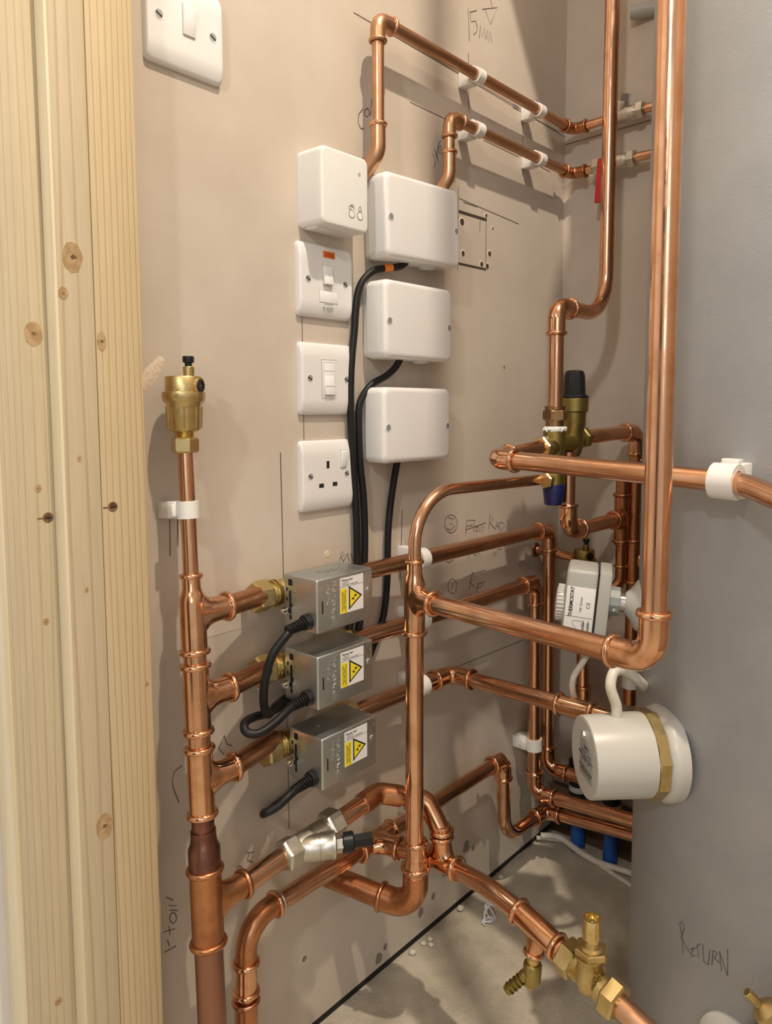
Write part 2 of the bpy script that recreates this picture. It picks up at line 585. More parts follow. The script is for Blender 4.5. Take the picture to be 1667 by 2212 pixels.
STROKES = {
 'size_note': [[(915.4, 1378.6),(917.6, 1356.7),(919.8, 1334.7)], [(936.7, 1384.0),(920.1, 1375.4),(923.3, 1363.2),(934.2, 1368.4),(939.0, 1362.5),(937.1, 1354.1),(929.3, 1346.9)], [(944.4, 1347.9),(946.9, 1366.5),(951.9, 1352.2),(957.4, 1367.1),(960.0, 1352.4)], [(962.5, 1353.3),(964.7, 1367.5),(969.5, 1351.3),(972.1, 1368.0),(977.3, 1353.7)], [(950.6, 1391.1),(990.7, 1409.3),(973.2, 1377.9),(958.6, 1393.8)], [(972.6, 1413.1),(977.8, 1404.3)]],
 'cold_note': [[(695.0, 1173.3),(687.4, 1164.5),(686.3, 1153.9),(690.6, 1148.5),(696.8, 1149.3)], [(706.6, 1171.9),(706.1, 1169.6),(704.8, 1167.6),(703.0, 1166.1),(701.0, 1165.5),(699.2, 1165.9),(697.9, 1167.3),(697.5, 1169.3),(698.0, 1171.6),(699.2, 1173.6),(701.1, 1175.1),(703.1, 1175.7),(704.9, 1175.3),(706.1, 1173.9),(706.6, 1171.9)], [(703.5, 1177.6),(709.1, 1169.4),(710.7, 1189.3),(715.0, 1195.9),(713.0, 1186.2)]],
 'hot_note': [[(836.9, 1135.4),(841.0, 1144.4),(833.3, 1154.1),(843.8, 1150.4),(839.6, 1161.0),(847.4, 1145.9)], [(843.8, 1151.5),(847.3, 1169.3),(852.5, 1176.0)], [(854.4, 1164.7),(853.7, 1161.8),(852.0, 1159.7),(849.8, 1159.1),(848.0, 1160.4),(847.3, 1162.9),(848.0, 1165.9),(849.7, 1168.0),(851.9, 1168.6),(853.7, 1167.3),(854.4, 1164.7)]],
 'guide_lines': [[(679.6, 1282.6),(712.8, 1282.3)], [(743.3, 1282.6),(1054.9, 1281.2)], [(752.4, 1282.0),(1055.0, 1277.9)], [(784.9, 1208.7),(863.1, 1208.7)], [(957.3, 1204.7),(1056.7, 1204.1)], [(917.3, 1317.4),(919.0, 1234.5)], [(896.4, 1105.8),(1059.2, 1098.7)], [(906.8, 1102.4),(942.4, 1102.7)], [(894.3, 1001.3),(894.4, 1122.0)]],
 'guide_lines2': [[(1037.2, 1280.8),(1203.2, 1274.7)], [(1037.3, 1276.0),(1186.5, 1278.2)], [(1067.3, 1282.4),(1069.8, 1177.7)], [(1038.8, 1208.1),(1156.8, 1204.1)]],
 'guide_lines3': [[(554.3, 748.0),(555.2, 686.6),(556.1, 592.8)], [(558.5, 456.7),(558.9, 287.7)], [(589.6, 994.0),(590.6, 761.3)], [(895.8, 398.0),(1090.6, 393.7)], [(768.7, 658.5),(764.6, 561.0)], [(409.2, 691.9),(408.4, 648.9)], [(418.2, 690.9),(417.7, 657.2)]],
 'rads_note': [[(894.3, 616.2),(890.8, 612.8),(886.1, 610.9),(880.7, 610.7),(875.3, 612.1),(870.6, 615.0),(867.0, 619.0),(865.0, 623.7),(864.8, 628.5),(866.5, 632.7),(869.9, 636.1),(874.5, 638.0),(879.8, 638.4),(885.2, 637.0),(890.1, 634.2),(893.8, 630.1),(895.9, 625.4),(896.0, 620.5),(894.3, 616.2)], [(872.7, 635.6),(887.2, 630.6),(878.7, 625.6),(891.0, 619.5),(877.3, 615.0),(869.8, 620.3)], [(917.7, 603.7),(920.7, 625.4),(941.8, 622.9)], [(919.2, 616.0),(936.0, 615.6)], [(938.7, 603.9),(941.8, 622.9)], [(950.6, 607.6),(949.6, 605.0),(947.3, 604.1),(944.9, 605.6),(943.9, 608.4),(944.9, 611.1),(947.2, 611.9),(949.6, 610.5),(950.6, 607.6)], [(953.5, 611.7),(956.0, 602.2),(959.9, 610.9),(963.4, 601.2),(966.0, 612.2)], [(917.7, 610.4),(972.0, 615.4)], [(980.8, 603.4),(984.2, 627.9),(992.7, 619.9),(984.1, 613.5),(998.7, 601.1)], [(998.7, 601.1),(1005.6, 612.8),(1010.8, 600.4)], [(1000.7, 605.9),(1009.0, 605.5)], [(1012.4, 611.5),(1014.5, 596.0),(1027.1, 602.6),(1021.5, 609.4),(1012.4, 611.5)], [(1041.7, 613.2),(1032.5, 610.8),(1040.7, 605.7),(1034.5, 601.1)]],
 'underfloor_note': [[(926.2, 564.9),(927.7, 573.4)], [(939.1, 571.7),(942.5, 566.9),(949.1, 566.2),(951.7, 570.8),(955.8, 565.2)], [(993.8, 557.3),(997.2, 564.9),(1002.7, 555.9),(1006.4, 565.6)], [(1008.6, 566.9),(1018.7, 565.8)], [(868.6, 569.3),(876.2, 565.9),(886.8, 568.3)]],
 'first_note': [[(895.3, 522.6),(893.3, 519.0),(889.9, 516.9),(885.8, 516.4),(881.5, 517.7),(877.7, 520.6),(875.0, 524.5),(873.7, 529.0),(874.1, 533.3),(876.1, 536.8),(879.4, 539.0),(883.5, 539.5),(887.8, 538.3),(891.7, 535.5),(894.5, 531.5),(895.7, 527.0),(895.3, 522.6)], [(885.5, 534.4),(883.2, 521.6)], [(928.4, 514.9),(936.2, 541.9)], [(916.8, 536.1),(942.9, 537.8),(973.2, 538.1)], [(936.2, 540.9),(943.6, 529.8),(929.9, 526.0),(943.8, 514.9)], [(948.2, 506.2),(951.4, 518.5)], [(948.1, 513.1),(960.6, 512.0)], [(951.4, 518.5),(971.8, 519.1)], [(965.3, 518.9),(961.6, 511.4)]],
 'corner_note': [[(1087.7, 534.2),(1075.1, 531.9),(1073.7, 526.2),(1082.0, 525.2)], [(1087.6, 536.7),(1091.9, 522.7),(1097.4, 528.3),(1100.0, 519.2),(1108.1, 518.9)]],
 'valve_note': [[(646.9, 604.3),(652.5, 616.9),(656.9, 611.7),(649.9, 609.6),(655.5, 603.3)], [(656.3, 604.6),(661.8, 612.8),(664.7, 601.8)], [(668.1, 611.8),(670.6, 601.9),(674.4, 607.2)], [(687.3, 607.4),(682.1, 604.5),(686.7, 599.7)]],
 'flow_note': [[(392.5, 287.5),(400.3, 280.4),(395.2, 277.0),(403.7, 272.1),(395.9, 271.4),(405.0, 266.1)], [(403.7, 258.5),(403.0, 255.8),(401.5, 254.5),(399.5, 254.8),(397.5, 256.7),(396.1, 259.7),(395.7, 262.9),(396.3, 265.5),(397.8, 266.8),(399.8, 266.5),(401.8, 264.6),(403.2, 261.7),(403.7, 258.5)], [(388.0, 251.2),(401.6, 247.3)], [(394.5, 254.8),(395.4, 243.5)], [(392.2, 240.4),(394.3, 231.9)], [(388.2, 228.5),(402.3, 227.5)]],
 'loop_note': [[(415.4, 422.7),(406.1, 419.5),(403.1, 410.5),(405.1, 399.5),(410.5, 383.9)], [(468.6, 437.5),(471.4, 426.6),(479.0, 421.0)], [(468.6, 436.6),(461.1, 424.9),(468.0, 414.9)], [(494.6, 288.0),(506.0, 282.9)], [(499.3, 284.7),(496.1, 277.8),(504.3, 271.4)], [(482.3, 276.1),(485.6, 276.3),(489.4, 272.6)]],
 'return': [[(156.03, 198.3),(155.28, 217.2),(154.32, 228.1),(155.1, 233.2),(156.18, 227.7),(154.97, 214.0),(158.58, 204.2)], [(158.65, 209.6),(159.97, 214.6),(158.88, 205.8),(159.11, 202.3),(160.29, 206.8)], [(160.87, 221.3),(161.5, 206.4)], [(160.15, 214.5),(161.9, 224.2)], [(162.7, 225.8),(163.18, 207.1),(164.76, 207.4),(164.96, 225.3)], [(165.78, 209.2),(166.03, 226.9),(167.22, 225.8),(166.38, 218.9),(168.35, 217.7)], [(168.74, 209.9),(167.85, 230.2),(170.48, 208.7),(170.23, 237.6)]],
}
# ---------------------------------------------------------------- the setting
XW = 1207                       # back wall
wl = struct(MB().box((0, 0, 0), (243, 0, 10), (XW + 12, 14, 2400)).build('wall_left', 'plaster'))
wb_ = struct(MB().box((0, 0, 0), (XW, -1050, 0), (XW + 14, 0, 2400)).build('wall_back', 'plaster'))
struct(MB().box((0, 0, 0), (300, -1064, 0), (XW + 14, -1050, 2400)).build('wall_right', 'plaster'))
struct(MB().box((0, 0, 0), (-2600, 14, 0), (243, 28, 2400)).build('wall_hall', 'plaster_pale'))
struct(MB().box((0, 0, 0), (-1714, -1500, 0), (-1700, 28, 2400)).build('wall_hall_far', 'plaster_pale'))  # unseen far wall, added with the door for richer copper reflections
struct(MB().box((0, 0, 0), (-1700, -1150, 0), (-1672, -380, 1990), 3).build('door_for_reflection', 'old_wood'))  # unseen dark door added for the copper to reflect
floor = struct(MB().box((0, 0, 0), (-2600, -3000, -30), (XW + 20, 40, 0)).build('floor', 'concrete'))
struct(MB().box((0, 0, 0), (-300, -1064, 2400), (XW + 14, 28, 2414)).build('ceiling', 'ceiling'))
struct(MB().box((0, 0, 0), (243, .8, 0), (XW, 13, 10)).build('gap_shade_strip', 'void'), 'black strip painted as the shade in the gap under the plasterboard')  # solid black strip painted for the shade in the floor gap

# cut square, drill holes, filler and stains on the left wall
def wall_strip(name, a, b, w, material, y=-0.5):
    d = (Vec((b[0], 0, b[1])) - Vec((a[0], 0, a[1]))).normalized()
    n = d.cross(Vec((0, 1, 0))) * w / 2
    A, B = Vec((a[0], y, a[1])), Vec((b[0], y, b[1]))
    q = [A + n, B + n, B - n, A - n]
    return MB().add(q + [p + Vec((0, -y + .2, 0)) for p in q], [[0, 1, 2, 3], [4, 5, 6, 7], [0, 1, 5, 4], [1, 2, 6, 5], [2, 3, 7, 6], [3, 0, 4, 7]]).build(name, material, wl)
wall_strip('saw_cut', (896, 1087), (967, 1088), 4.0, 'hole')
wall_strip('saw_cut', (896, 1012), (966, 1013), 3.0, 'hole')
wall_strip('saw_cut', (966, 1090), (966, 1011), 1.6, 'mould')
wall_strip('saw_cut', (950, 1084), (949, 1068), 1.6, 'mould')
def wall_hole(x, z, r, material='hole', rim=True):
    if rim:
        MB().lathe([(0, r * 1.45), (0.5, r * 1.1), (0.6, r), (0.1, r * 0.9)], (x, 0, z), (0, -1, 0), 14).build('hole_rim', 'filler', wl)
    MB().lathe([(0.2, r), (0.5, r * 0.96)], (x, 0, z), (0, -1, 0), 12).build('drill_hole', material, wl)
for x, z, r in ((907, 1028, 4.2), (955, 1019, 4.2), (976, 1038, 4.4), (970, 1018, 4.4), (904, 1073, 5.5), (966, 1094, 3), (984, 1078, 2.0)):
    wall_hole(x, z, r)
wall_hole(580, 106, 4.2, 'mould'); wall_hole(627, 617, 3.5, 'filler')
wall_hole(1021, 865, 2.5, 'mould', False)
blob = MB()
for k in range(9):
    a = k / 8
    blob.lathe([(0, 8.5 - 7 * abs(a - .5)), (.5, 5.5 - 5 * abs(a - .5)), (.7, 0)], (384 + 20 * a, 0, 820 + 26 * a), (0, -1, 0), 10)
blob.build('filler_smear', 'filler', wl)
for (x, z, sx, sz) in ((810, 42, 7, 9), (840, 52, 5, 7), (868, 76, 6, 7), (905, 74, 6, 11), (925, 92, 9, 12), (944, 80, 5, 6), (718, 24, 8, 9), (731, 33, 5, 5)):
    vs = [Vec((x + sx * math.cos(a) * random.uniform(.7, 1.1), -0.35, z + sz * math.sin(a) * random.uniform(.7, 1.1))) for a in [2 * math.pi * k / 12 for k in range(12)]]
    MB().add(vs, [list(range(12))]).build('damp_stain', 'mould', wl)
MB().add([(440, -.3, 553), (508, -.3, 553), (508, -.3, 590), (440, -.3, 590)], [[0, 1, 2, 3]]).build('reflected_light_patch', LIGHT_PATCH, wl)  # flat pale rectangle painted as reflected light

# pencil marks
WIDTH = {'guide_lines': 0.9, 'guide_lines2': 0.9, 'guide_lines3': 1.0}
for key, ss in STROKES.items():
    if key == 'return':
        continue
    b = MB()
    for s in ss:
        ribbon(b, [(x, -0.45, z) for x, z in s], WIDTH.get(key, 0.95), (0, 1, 0))
    b.build('pencil_line' if key.startswith('guide') else 'pencil_note', 'pencil', wl)
b = MB()
ribbon(b, [(XW - .45, -2, 1262), (XW - .45, -210, 1268)], 1.2, (1, 0, 0))
b.build('pencil_line', 'pencil', wb_)
MB().box((0, 0, 0), (XW - 13, -480, 0), (XW, -1, 92), 1.5).build('sole_plate', 'old_wood', wb_)

# door lining on the left: three boards
jt = thing('door_lining', 'pale pine door lining boards standing beside the plaster wall', 'door frame', (300, -20, 0))
MB().box((0, 0, 0), (319, -40, 0), (362, -0.2, 2240), 1.0).build('board', 'pine_a', jt, label='amber grained pine edge board')
MB().box((0, 0, 0), (288, -39.4, 0), (318.6, -0.2, 2240), 1.0).build('board', 'pine_b', jt)
MB().box((0, 0, 0), (285.4, -38.6, 0), (288.1, -21.5, 2240), 0.3).build('board_edge', 'pine_edge', jt, label='pale edge strip')
MB().box((0, 0, 0), (244, -21, 0), (288, -0.2, 2240), 1.0).build('board', 'pine_c', jt)
MB().box((0, 0, 0), (242, -20, 0), (244.1, 13.8, 2240), 0.3).build('board_edge', 'pine_edge', jt)
def knot(x, z, y, rx, rz, core=True):
    mm = Mat.Translation(Vec((x, y, z))) @ Mat.Rotation(math.pi / 2, 4, 'X')
    ring = [(rx * math.cos(a) * random.uniform(.93, 1.06), rz * math.sin(a) * random.uniform(.93, 1.06)) for a in [2 * math.pi * k / 18 for k in range(18)]]
    MB().prism(mm, ring, -0.2, 0.25).build('knot', 'knot', jt)
    if core:
        ring = [(rx * .42 * math.cos(a) * random.uniform(.3, 1.1), rz * .16 * math.sin(a) * random.uniform(.5, 1.1)) for a in [2 * math.pi * k / 12 for k in range(12)]]
        MB().prism(mm, ring, -0.2, 0.4).build('knot_core', 'knot_dark', jt)
knot(301, 927, -39.4, 8.5, 13); knot(292, 896, -39.4, 4, 5.5); knot(274, 862, -21, 7.5, 10.5); knot(323.5, 858, -40, 4, 9)
knot(310, 418, -39.4, 7.6, 13); knot(300, 756, -39.4, 2, 3); knot(272, 731, -21, 3, 3.6); knot(270, 262, -21, 3.2, 4)
knot(302, 640, -39.4, 1.8, 2.4); knot(274, 614, -21, 2.4, 3); knot(356, 539, -40, 2, 2.4)
for x, z, y in ((279.5, 705, -21), (328.5, 711, -40)):
    sc = MB().lathe([(0, 4.6), (.3, 4.4), (.35, 3.6), (.1, 3.2)], (x, y, z), (0, -1, 0), 16).build('screw', 'knot_dark', jt)
    MB().box((x, y - .45, z), (-2.6, -.1, -.5), (2.6, .1, .5)).build('screw_slot', 'void', sc)
    MB().box((x, y - .3, z), (-9, -.1, -.6), (-3, .2, .5)).build('splinter', 'knot_dark', jt)

# ceiling lamp that lights the cupboard
lt = thing('ceiling_lamp', 'round white downlight fixed to the cupboard ceiling', 'lamp', (LAMP[0], LAMP[1], 2400))
MB().lathe([(0, 48), (10, 48), (12, 40), (10, 34), (0, 34)], (LAMP[0], LAMP[1], 2400), (0, 0, -1), 32).build('trim', 'lens', lt)
MB().cyl((LAMP[0], LAMP[1], 2400), (LAMP[0], LAMP[1], 2384), 30, 24).build('reflector', 'lens', lt)

# ---------------------------------------------------------------- hot water cylinder
CX, CY, CR = 977, -490, 215
def on_cyl(b_deg, z, out=0.0):
    a = math.radians(b_deg)
    return Vec((CX + (CR + out) * math.cos(a), CY + (CR + out) * math.sin(a), z))
def cyl_n(b_deg):
    a = math.radians(b_deg)
    return Vec((math.cos(a), math.sin(a), 0))
ct = thing('hot_water_cylinder', 'tall silver grey hot water cylinder standing on the floor', 'water tank', (CX, CY, 0))
MB().lathe([(4, CR - 3), (8, CR), (1560, CR), (1580, CR - 6), (1590, CR - 30), (1592, 0)], (CX, CY, 0), (0, 0, 1), 128).build('casing', 'foil', ct)
MB().cyl((CX, CY, 0), (CX, CY, 8), CR - 12, 64).build('foot', 'grey_dark', ct)
b = MB()
for s in STROKES['return']:
    for (a0, z0), (a1, z1) in zip(s, s[1:]):
        ribbon(b, [on_cyl(a0, z0, .35), on_cyl((a0 + a1) / 2, (z0 + z1) / 2, .35), on_cyl(a1, z1, .35)], 0.8, cyl_n((a0 + a1) / 2))
b.build('pencil_note', 'pencil', ct)

t = thing('shadow_vessel', 'round white vessel added out of view to shade the back corner', 'shadow caster', (958, -288, 1680))  # guessed vessel, unseen, added to cast the dark patch in the corner
MB().lathe([(-170, 0), (-165, 60), (-140, 115), (-90, 148), (0, 158), (90, 148), (140, 115), (165, 60), (170, 0)], (958, -288, 1850), (0, 0, 1), 40).build('shell', 'plaster_pale', t, ang=60)
MB().box((0, 0, 0), (1095, -320, 1810), (1206, -250, 1890), 4).build('bracket', 'zinc', t)

# ---------------------------------------------------------------- electrical plates and boxes on the left wall
def plate(name, label, cat, x, z, w=86, h=86):
    t = thing(name, label, cat, (x, 0, z))
    # front is a fine grid pushed back near the rim and curved at the top and bottom
    n, rc = 30, 5.0
    vs, fs = [], []
    def sd(px_, pz_):
        qx, qz = abs(px_) - (w / 2 - rc), abs(pz_) - (h / 2 - rc)
        return math.hypot(max(qx, 0), max(qz, 0)) + min(max(qx, qz), 0) - rc
    grid = [-1, -.985, -.96, -.92] + [-.86 + 1.72 * k / (n - 8) for k in range(n - 7)] + [.92, .96, .985, 1]
    m_ = len(grid)
    for gz in grid:
        for gx in grid:
            px_, pz_ = gx * w / 2, gz * h / 2
            d = sd(px_, pz_)
            if d > 0:
                ccx, ccz = math.copysign(w / 2 - rc, px_), math.copysign(h / 2 - rc, pz_)
                v = Vec((px_ - ccx, pz_ - ccz)).normalized() * rc
                px_, pz_ = ccx + v.x, ccz + v.y
                d = 0
            e = max(0, (abs(pz_) - 24) / (h / 2 - 24))
            dep = 9.2 - 4.6 * e * e
            k = max(0.0, 2.4 + d)
            dep -= 2.4 - math.sqrt(max(0, 2.4 ** 2 - k * k))
            vs.append(Vec((x + px_, -dep, z + pz_)))
    for i in range(m_ - 1):
        for j in range(m_ - 1):
            fs.append([i * m_ + j, i * m_ + j + 1, (i + 1) * m_ + j + 1, (i + 1) * m_ + j])
    rim = [j for j in range(m_)] + [i * m_ + m_ - 1 for i in range(1, m_)] + [(m_ - 1) * m_ + j for j in range(m_ - 2, -1, -1)] + [i * m_ for i in range(m_ - 2, 0, -1)]
    base = len(vs)
    vs += [Vec((vs[i].x, -0.1, vs[i].z)) for i in rim]
    for k in range(len(rim)):
        k2 = (k + 1) % len(rim)
        fs.append([rim[k], rim[k2], base + k2, base + k])
    MB().add(vs, fs).build('plate', 'white_gloss', t, ang=60)
    for s in (-1, 1):
        sx = x + s * 30.2
        sc = MB().lathe([(9.0, 5.0), (9.45, 4.9), (9.45, 4.3), (9.12, 4.2)], (sx, 0, z), (0, -1, 0), 20).build('screw_hole', 'white_rocker', t)
        MB().lathe([(9.1, 4.2), (9.22, 4.1), (9.25, 0)], (sx, 0, z), (0, -1, 0), 16).build('screw', 'silver', sc)
        MB().box(Mat.Translation(Vec((sx, -9.45, z))) @ Mat.Rotation(.5, 4, 'Y'), (-3.4, -.1, -.6), (3.4, .3, .6)).build('screw_slot', 'void', sc)
    return t

def rocker(t, x, z, w, h, tilt=7, name='rocker'):
    mm = Mat.Translation(Vec((x, -9.2, z))) @ Mat.Rotation(math.radians(tilt), 4, 'X')
    MB().box((x, -9.3, z), (-w / 2 - .7, -.15, -h / 2 - .7), (w / 2 + .7, .2, h / 2 + .7)).build('rocker_surround', 'grey_plastic', t)
    return MB().box(mm, (-w / 2, -3.2, -h / 2), (w / 2, 2, h / 2), 0.7).build(name, 'white_rocker', t)

t = plate('light_switch', 'white single light switch high on the wall beside the pine boards', 'switch', 438, 1174)
rocker(t, 440, 1179, 13, 28, 6)

t = plate('fused_spur', 'white fused switch plate with an orange neon and the word FUSED', 'switch', 623, 950)
rocker(t, 623, 957, 14, 22, -9)
MB().box((626, -9.2, 982), (-9.5, -.5, -4), (9.5, .3, 4), .4).build('neon_surround', 'orange', t)
MB().box((626, -9.5, 982), (-8, -.6, -2.8), (8, .3, 2.8), .4).build('neon_lens', 'amber', t)
fh = MB().box((625, -9.2, 932), (-14.5, -.5, -7), (14.5, .4, 7), .4).build('fuse_holder', 'white_rocker', t)
for dx0, dx1, dz0, dz1 in ((-14.8, 14.8, 7, 7.35), (-14.8, 14.8, -7.35, -7), (-14.9, -14.5, -7, 7), (14.5, 14.9, -7, 7), (-7, 7, -9, -7.4)):
    MB().box((625, -9.25, 932), (dx0, -.1, dz0), (dx1, .2, dz1)).build('seam', 'grey_plastic', fh)
lettering('fused_word', 'FUSED', 6.2, Mat.Translation(Vec((624, -9.1, 918))) @ Mat.Rotation(math.pi / 2, 4, 'X'), 'grey_plastic', t, depth=.3)

t = plate('module_switch', 'white plate with a narrow rocker module between the fused plate and the socket', 'switch', 624, 834)
MB().box((624, -9.2, 834), (-11.5, -.6, -23), (11.5, .3, 23), .4).build('module_frame', 'white_rocker', t)
for a in ((-9.3, 9.3, -20.4, -20), (-9.3, 9.3, 20, 20.4), (-9.4, -9, -20, 20), (9, 9.4, -20, 20), (-12, 12, 23, 23.4), (-12, -11.5, -23, 23), (-9, 9, 9.8, 10.2)):
    MB().box((624, -9.9, 834), (a[0], -.1, a[2]), (a[1], .6, a[3])).build('seam', 'grey_plastic', t)
MB().box(Mat.Translation(Vec((624, -9.8, 824))) @ Mat.Rotation(math.radians(-5), 4, 'X'), (-8, -2.2, -9), (8, 1, 13), .5).build('rocker', 'white_rocker', t)
MB().box((624, -12.0, 825.5), (-8, -.15, -.3), (8, .3, .3)).build('seam', 'grey_plastic', t)

t = plate('wall_socket', 'white single switched wall socket, lowest of the four plates', 'socket', 623, 717)
rocker(t, 647, 736, 9, 21, 8)
for dx, dz, w, h in ((-2, 13, 4.6, 9), (-13, -12, 7.6, 5), (9.5, -11.5, 7.6, 5)):
    MB().box((623 + dx, -9.25, 717 + dz), (-w / 2, -.12, -h / 2), (w / 2, .3, h / 2)).build('pin_slot', 'void', t)

# heating control box
t = thing('heating_receiver', 'small white heating control box with two round buttons', 'control box', (624, 0, 1050))
MB().rbox(Mat.Translation(Vec((624, 0, 1051))), 76, 87, .2, 37, 7, 1.0).build('body', 'white_matt', t, ang=50)
MB().rbox(Mat.Translation(Vec((624, 0, 1051))), 75.6, 86.6, 36, 41, 7, 3.4).build('front_cover', 'white_matt', t, ang=60)
for dx in (9, 23):
    bt = MB().lathe([(41, 4.9), (41.25, 4.9), (41.3, 4.2), (41.25, 4.0)], (624 + dx, 0, 1026), (0, -1, 0), 24).build('button_outline', 'ink_grey', t)
    MB().lathe([(41.1, 4.2), (41.45, 4.0)], (624 + dx, 0, 1026), (0, -1, 0), 24).build('button', 'white_rocker', bt)
MB().lathe([(41, 2.4), (41.3, 2.2)], (624 + 22, 0, 1081 - 7), (0, -1, 0), 16).build('indicator', 'grey_plastic', t)
b = MB()
for s in ([(5, 36), (13, 36)], [(7, 38), (12, 38)], [(9, 36), (9, 38)], [(5, 36), (5, 32.5), (8, 32.5), (8, 34)], [(13, 36), (13, 33.5)]):
    ribbon(b, [(624 + x, -41.3, 999 + z - .5) for x, z in s], .7, (0, 1, 0))
b.build('tap_symbol', 'ink_grey', t)
b = MB()
fl = [(23, 38.5), (25.6, 35), (25.2, 32.6), (23, 31.8), (20.8, 32.6), (20.4, 35), (23, 38.5)]
ribbon(b, [(624 + x, -41.3, 999 + z) for x, z in fl], .6, (0, 1, 0))
ribbon(b, [(624 + 23, -41.3, 1034), (624 + 22, -41.3, 1032.3), (624 + 24, -41.3, 1032.3)], .6, (0, 1, 0))
b.build('flame_symbol', 'ink_grey', t)
MB().box((612, 0, 1008), (-20, -26, -2), (16, -6, 2), .8).build('underside_latch', 'white_matt', t)

def wiring_box(label, x, z, w, h, tilt=0.0, dep=44):
    t = thing('wiring_box', label, 'junction box', (x, 0, z))
    mm = Mat.Translation(Vec((x, 0, z))) @ Mat.Rotation(-tilt, 4, 'Y')
    MB().rbox(mm @ Mat.Translation(Vec((1.5, 0, 0))), w - 8, h - 4, .2, dep - 14, 8, 1.0).build('box_body', 'white_gloss', t, ang=60)
    # lid: rounded front that overhangs the body a little
    MB().rbox(mm, w, h, 12, dep, 9, 6.5).build('lid', 'white_gloss', t, ang=60)
    for s in (-1, 1):
        o = mm @ Vec((s * (w / 2 - 8), -dep, -h * .03))
        hl = MB().lathe([(-.1, 5.2), (.3, 5.2), (.35, 4.4), (-.05, 4.3)], o, (0, -1, 0), 20).build('screw_hole', 'white_rocker', t)
        MB().lathe([(.0, 4.4), (.15, 4.3)], o, (0, -1, 0), 16).build('screw', 'grey_dark', hl)
    MB().box(mm, (w * .18, -22, -h / 2 - 2.5), (w * .30, -8, -h / 2 + 4), 1).build('knockout', 'white_gloss', t)
    return t
wiring_box('white wiring box just right of the small heating control box', 766, 1041, 150, 104, math.radians(2.4))
wiring_box('white wiring box in the middle of the column of three', 757, 911, 138, 98, math.radians(0.3))
wiring_box('white wiring box at the bottom of the column of three', 754, 777, 138, 97, 0)

def cable(label, xz, r=4.6, y=-9, band=None):
    t = thing('power_cable', label, 'cable', (xz[-1][0], y, xz[-1][1]), 'black flexes on the wall')
    pts = [Vec((p[0], p[2] if len(p) > 2 else y, p[1])) for p in xz]
    MB().tube(spline(pts, 6), r, 14).build('flex', 'black', t, ang=60)
    if band:
        a, b_ = band
        MB().cyl(a, b_, r + .35, 16).build('orange_sleeve', 'orange', t)
    return t
cable('black flex with an orange band leaving the top wiring box', [(752, 990, -22), (741, 983, -20), (720, 979, -16), (694, 970, -13), (675, 945, -10), (668, 892), (662, 846), (661, 788), (664, 730), (669, 670), (670, 601), (662, 550), (652, 505), (640, 480, -6)],
      band=((728, -18, 980.5), (715, -16, 978)))
cable('black flex with white print leaving the middle wiring box', [(742, 866, -22), (736, 853, -18), (722, 841, -14), (696, 829, -12), (680, 810), (675, 788), (677, 729), (682, 693), (685, 644), (684, 598), (679, 547), (670, 505), (650, 475, -6)])
cable('black flex hanging straight from the bottom wiring box', [(741, 732, -18), (740, 716, -14), (736, 675), (730, 632), (728, 569), (722, 526), (711, 500), (697, 478), (680, 440, -5)])

# ---------------------------------------------------------------- left manifold with the air vent on top
def hd(z):
    f = (770 - z) / 580
    return Vec((408 - 15 * f, -33 - 45 * f, z))
HUP = (hd(700) - hd(300)).normalized()
PX = Vec((1, 0, 0))
mt = thing('copper_manifold', 'upright copper manifold with three branches beside the pine boards', 'pipework', hd(0))
pipe(mt, [hd(636), hd(768)], 15)
# top tee, reduced to a thin pipe above
b = MB().lathe([(-38, 12.6), (12, 12.6), (17, 12.2), (22, 10.2), (26, 9.1), (39, 9.0)], hd(597), HUP, 28)
b.branch(hd(597), HUP, PX, 12.6, 12.5, 41, 1.15)
o = b.build('tee', 'copper_fit', mt, ang=60)
solder_ring(o, hd(635), HUP, 15); solder_ring(o, hd(560.5), HUP, 22); solder_ring(o, hd(597) + PX * 39.5, PX, 22)
pipe(mt, [hd(545), hd(562)], 22)
tee(mt, hd(514), HUP, PX, 22)
pipe(mt, [hd(462), hd(482)], 22)
tee(mt, hd(432), HUP, PX, 22, half=34)
pipe(mt, [hd(378), hd(400)], 22, material='copper_burnt')
MB().lathe([(0, 15.6), (22, 15.6), (27, 13.2), (34, 12.4), (40, 12.4)], hd(344), HUP, 28).build('reducer', 'copper_burnt', mt)
o = tee(mt, hd(308), HUP, PX, 28, 22, half=38, lbr=46, material='copper_dull')
pipe(mt, [hd(0.5), hd(272)], 28, material='copper_purple')
VY = (-25, -27, -29)
for z, vy in zip((597, 514, 432), VY):
    a = hd(z) + PX * 36
    pipe(mt, [a, (516, vy, z - (8 if z < 500 else 4))], 22, material='copper_dull')
pipe(mt, [hd(308) + PX * 42, (500, -67, 310)], 22, material='copper')

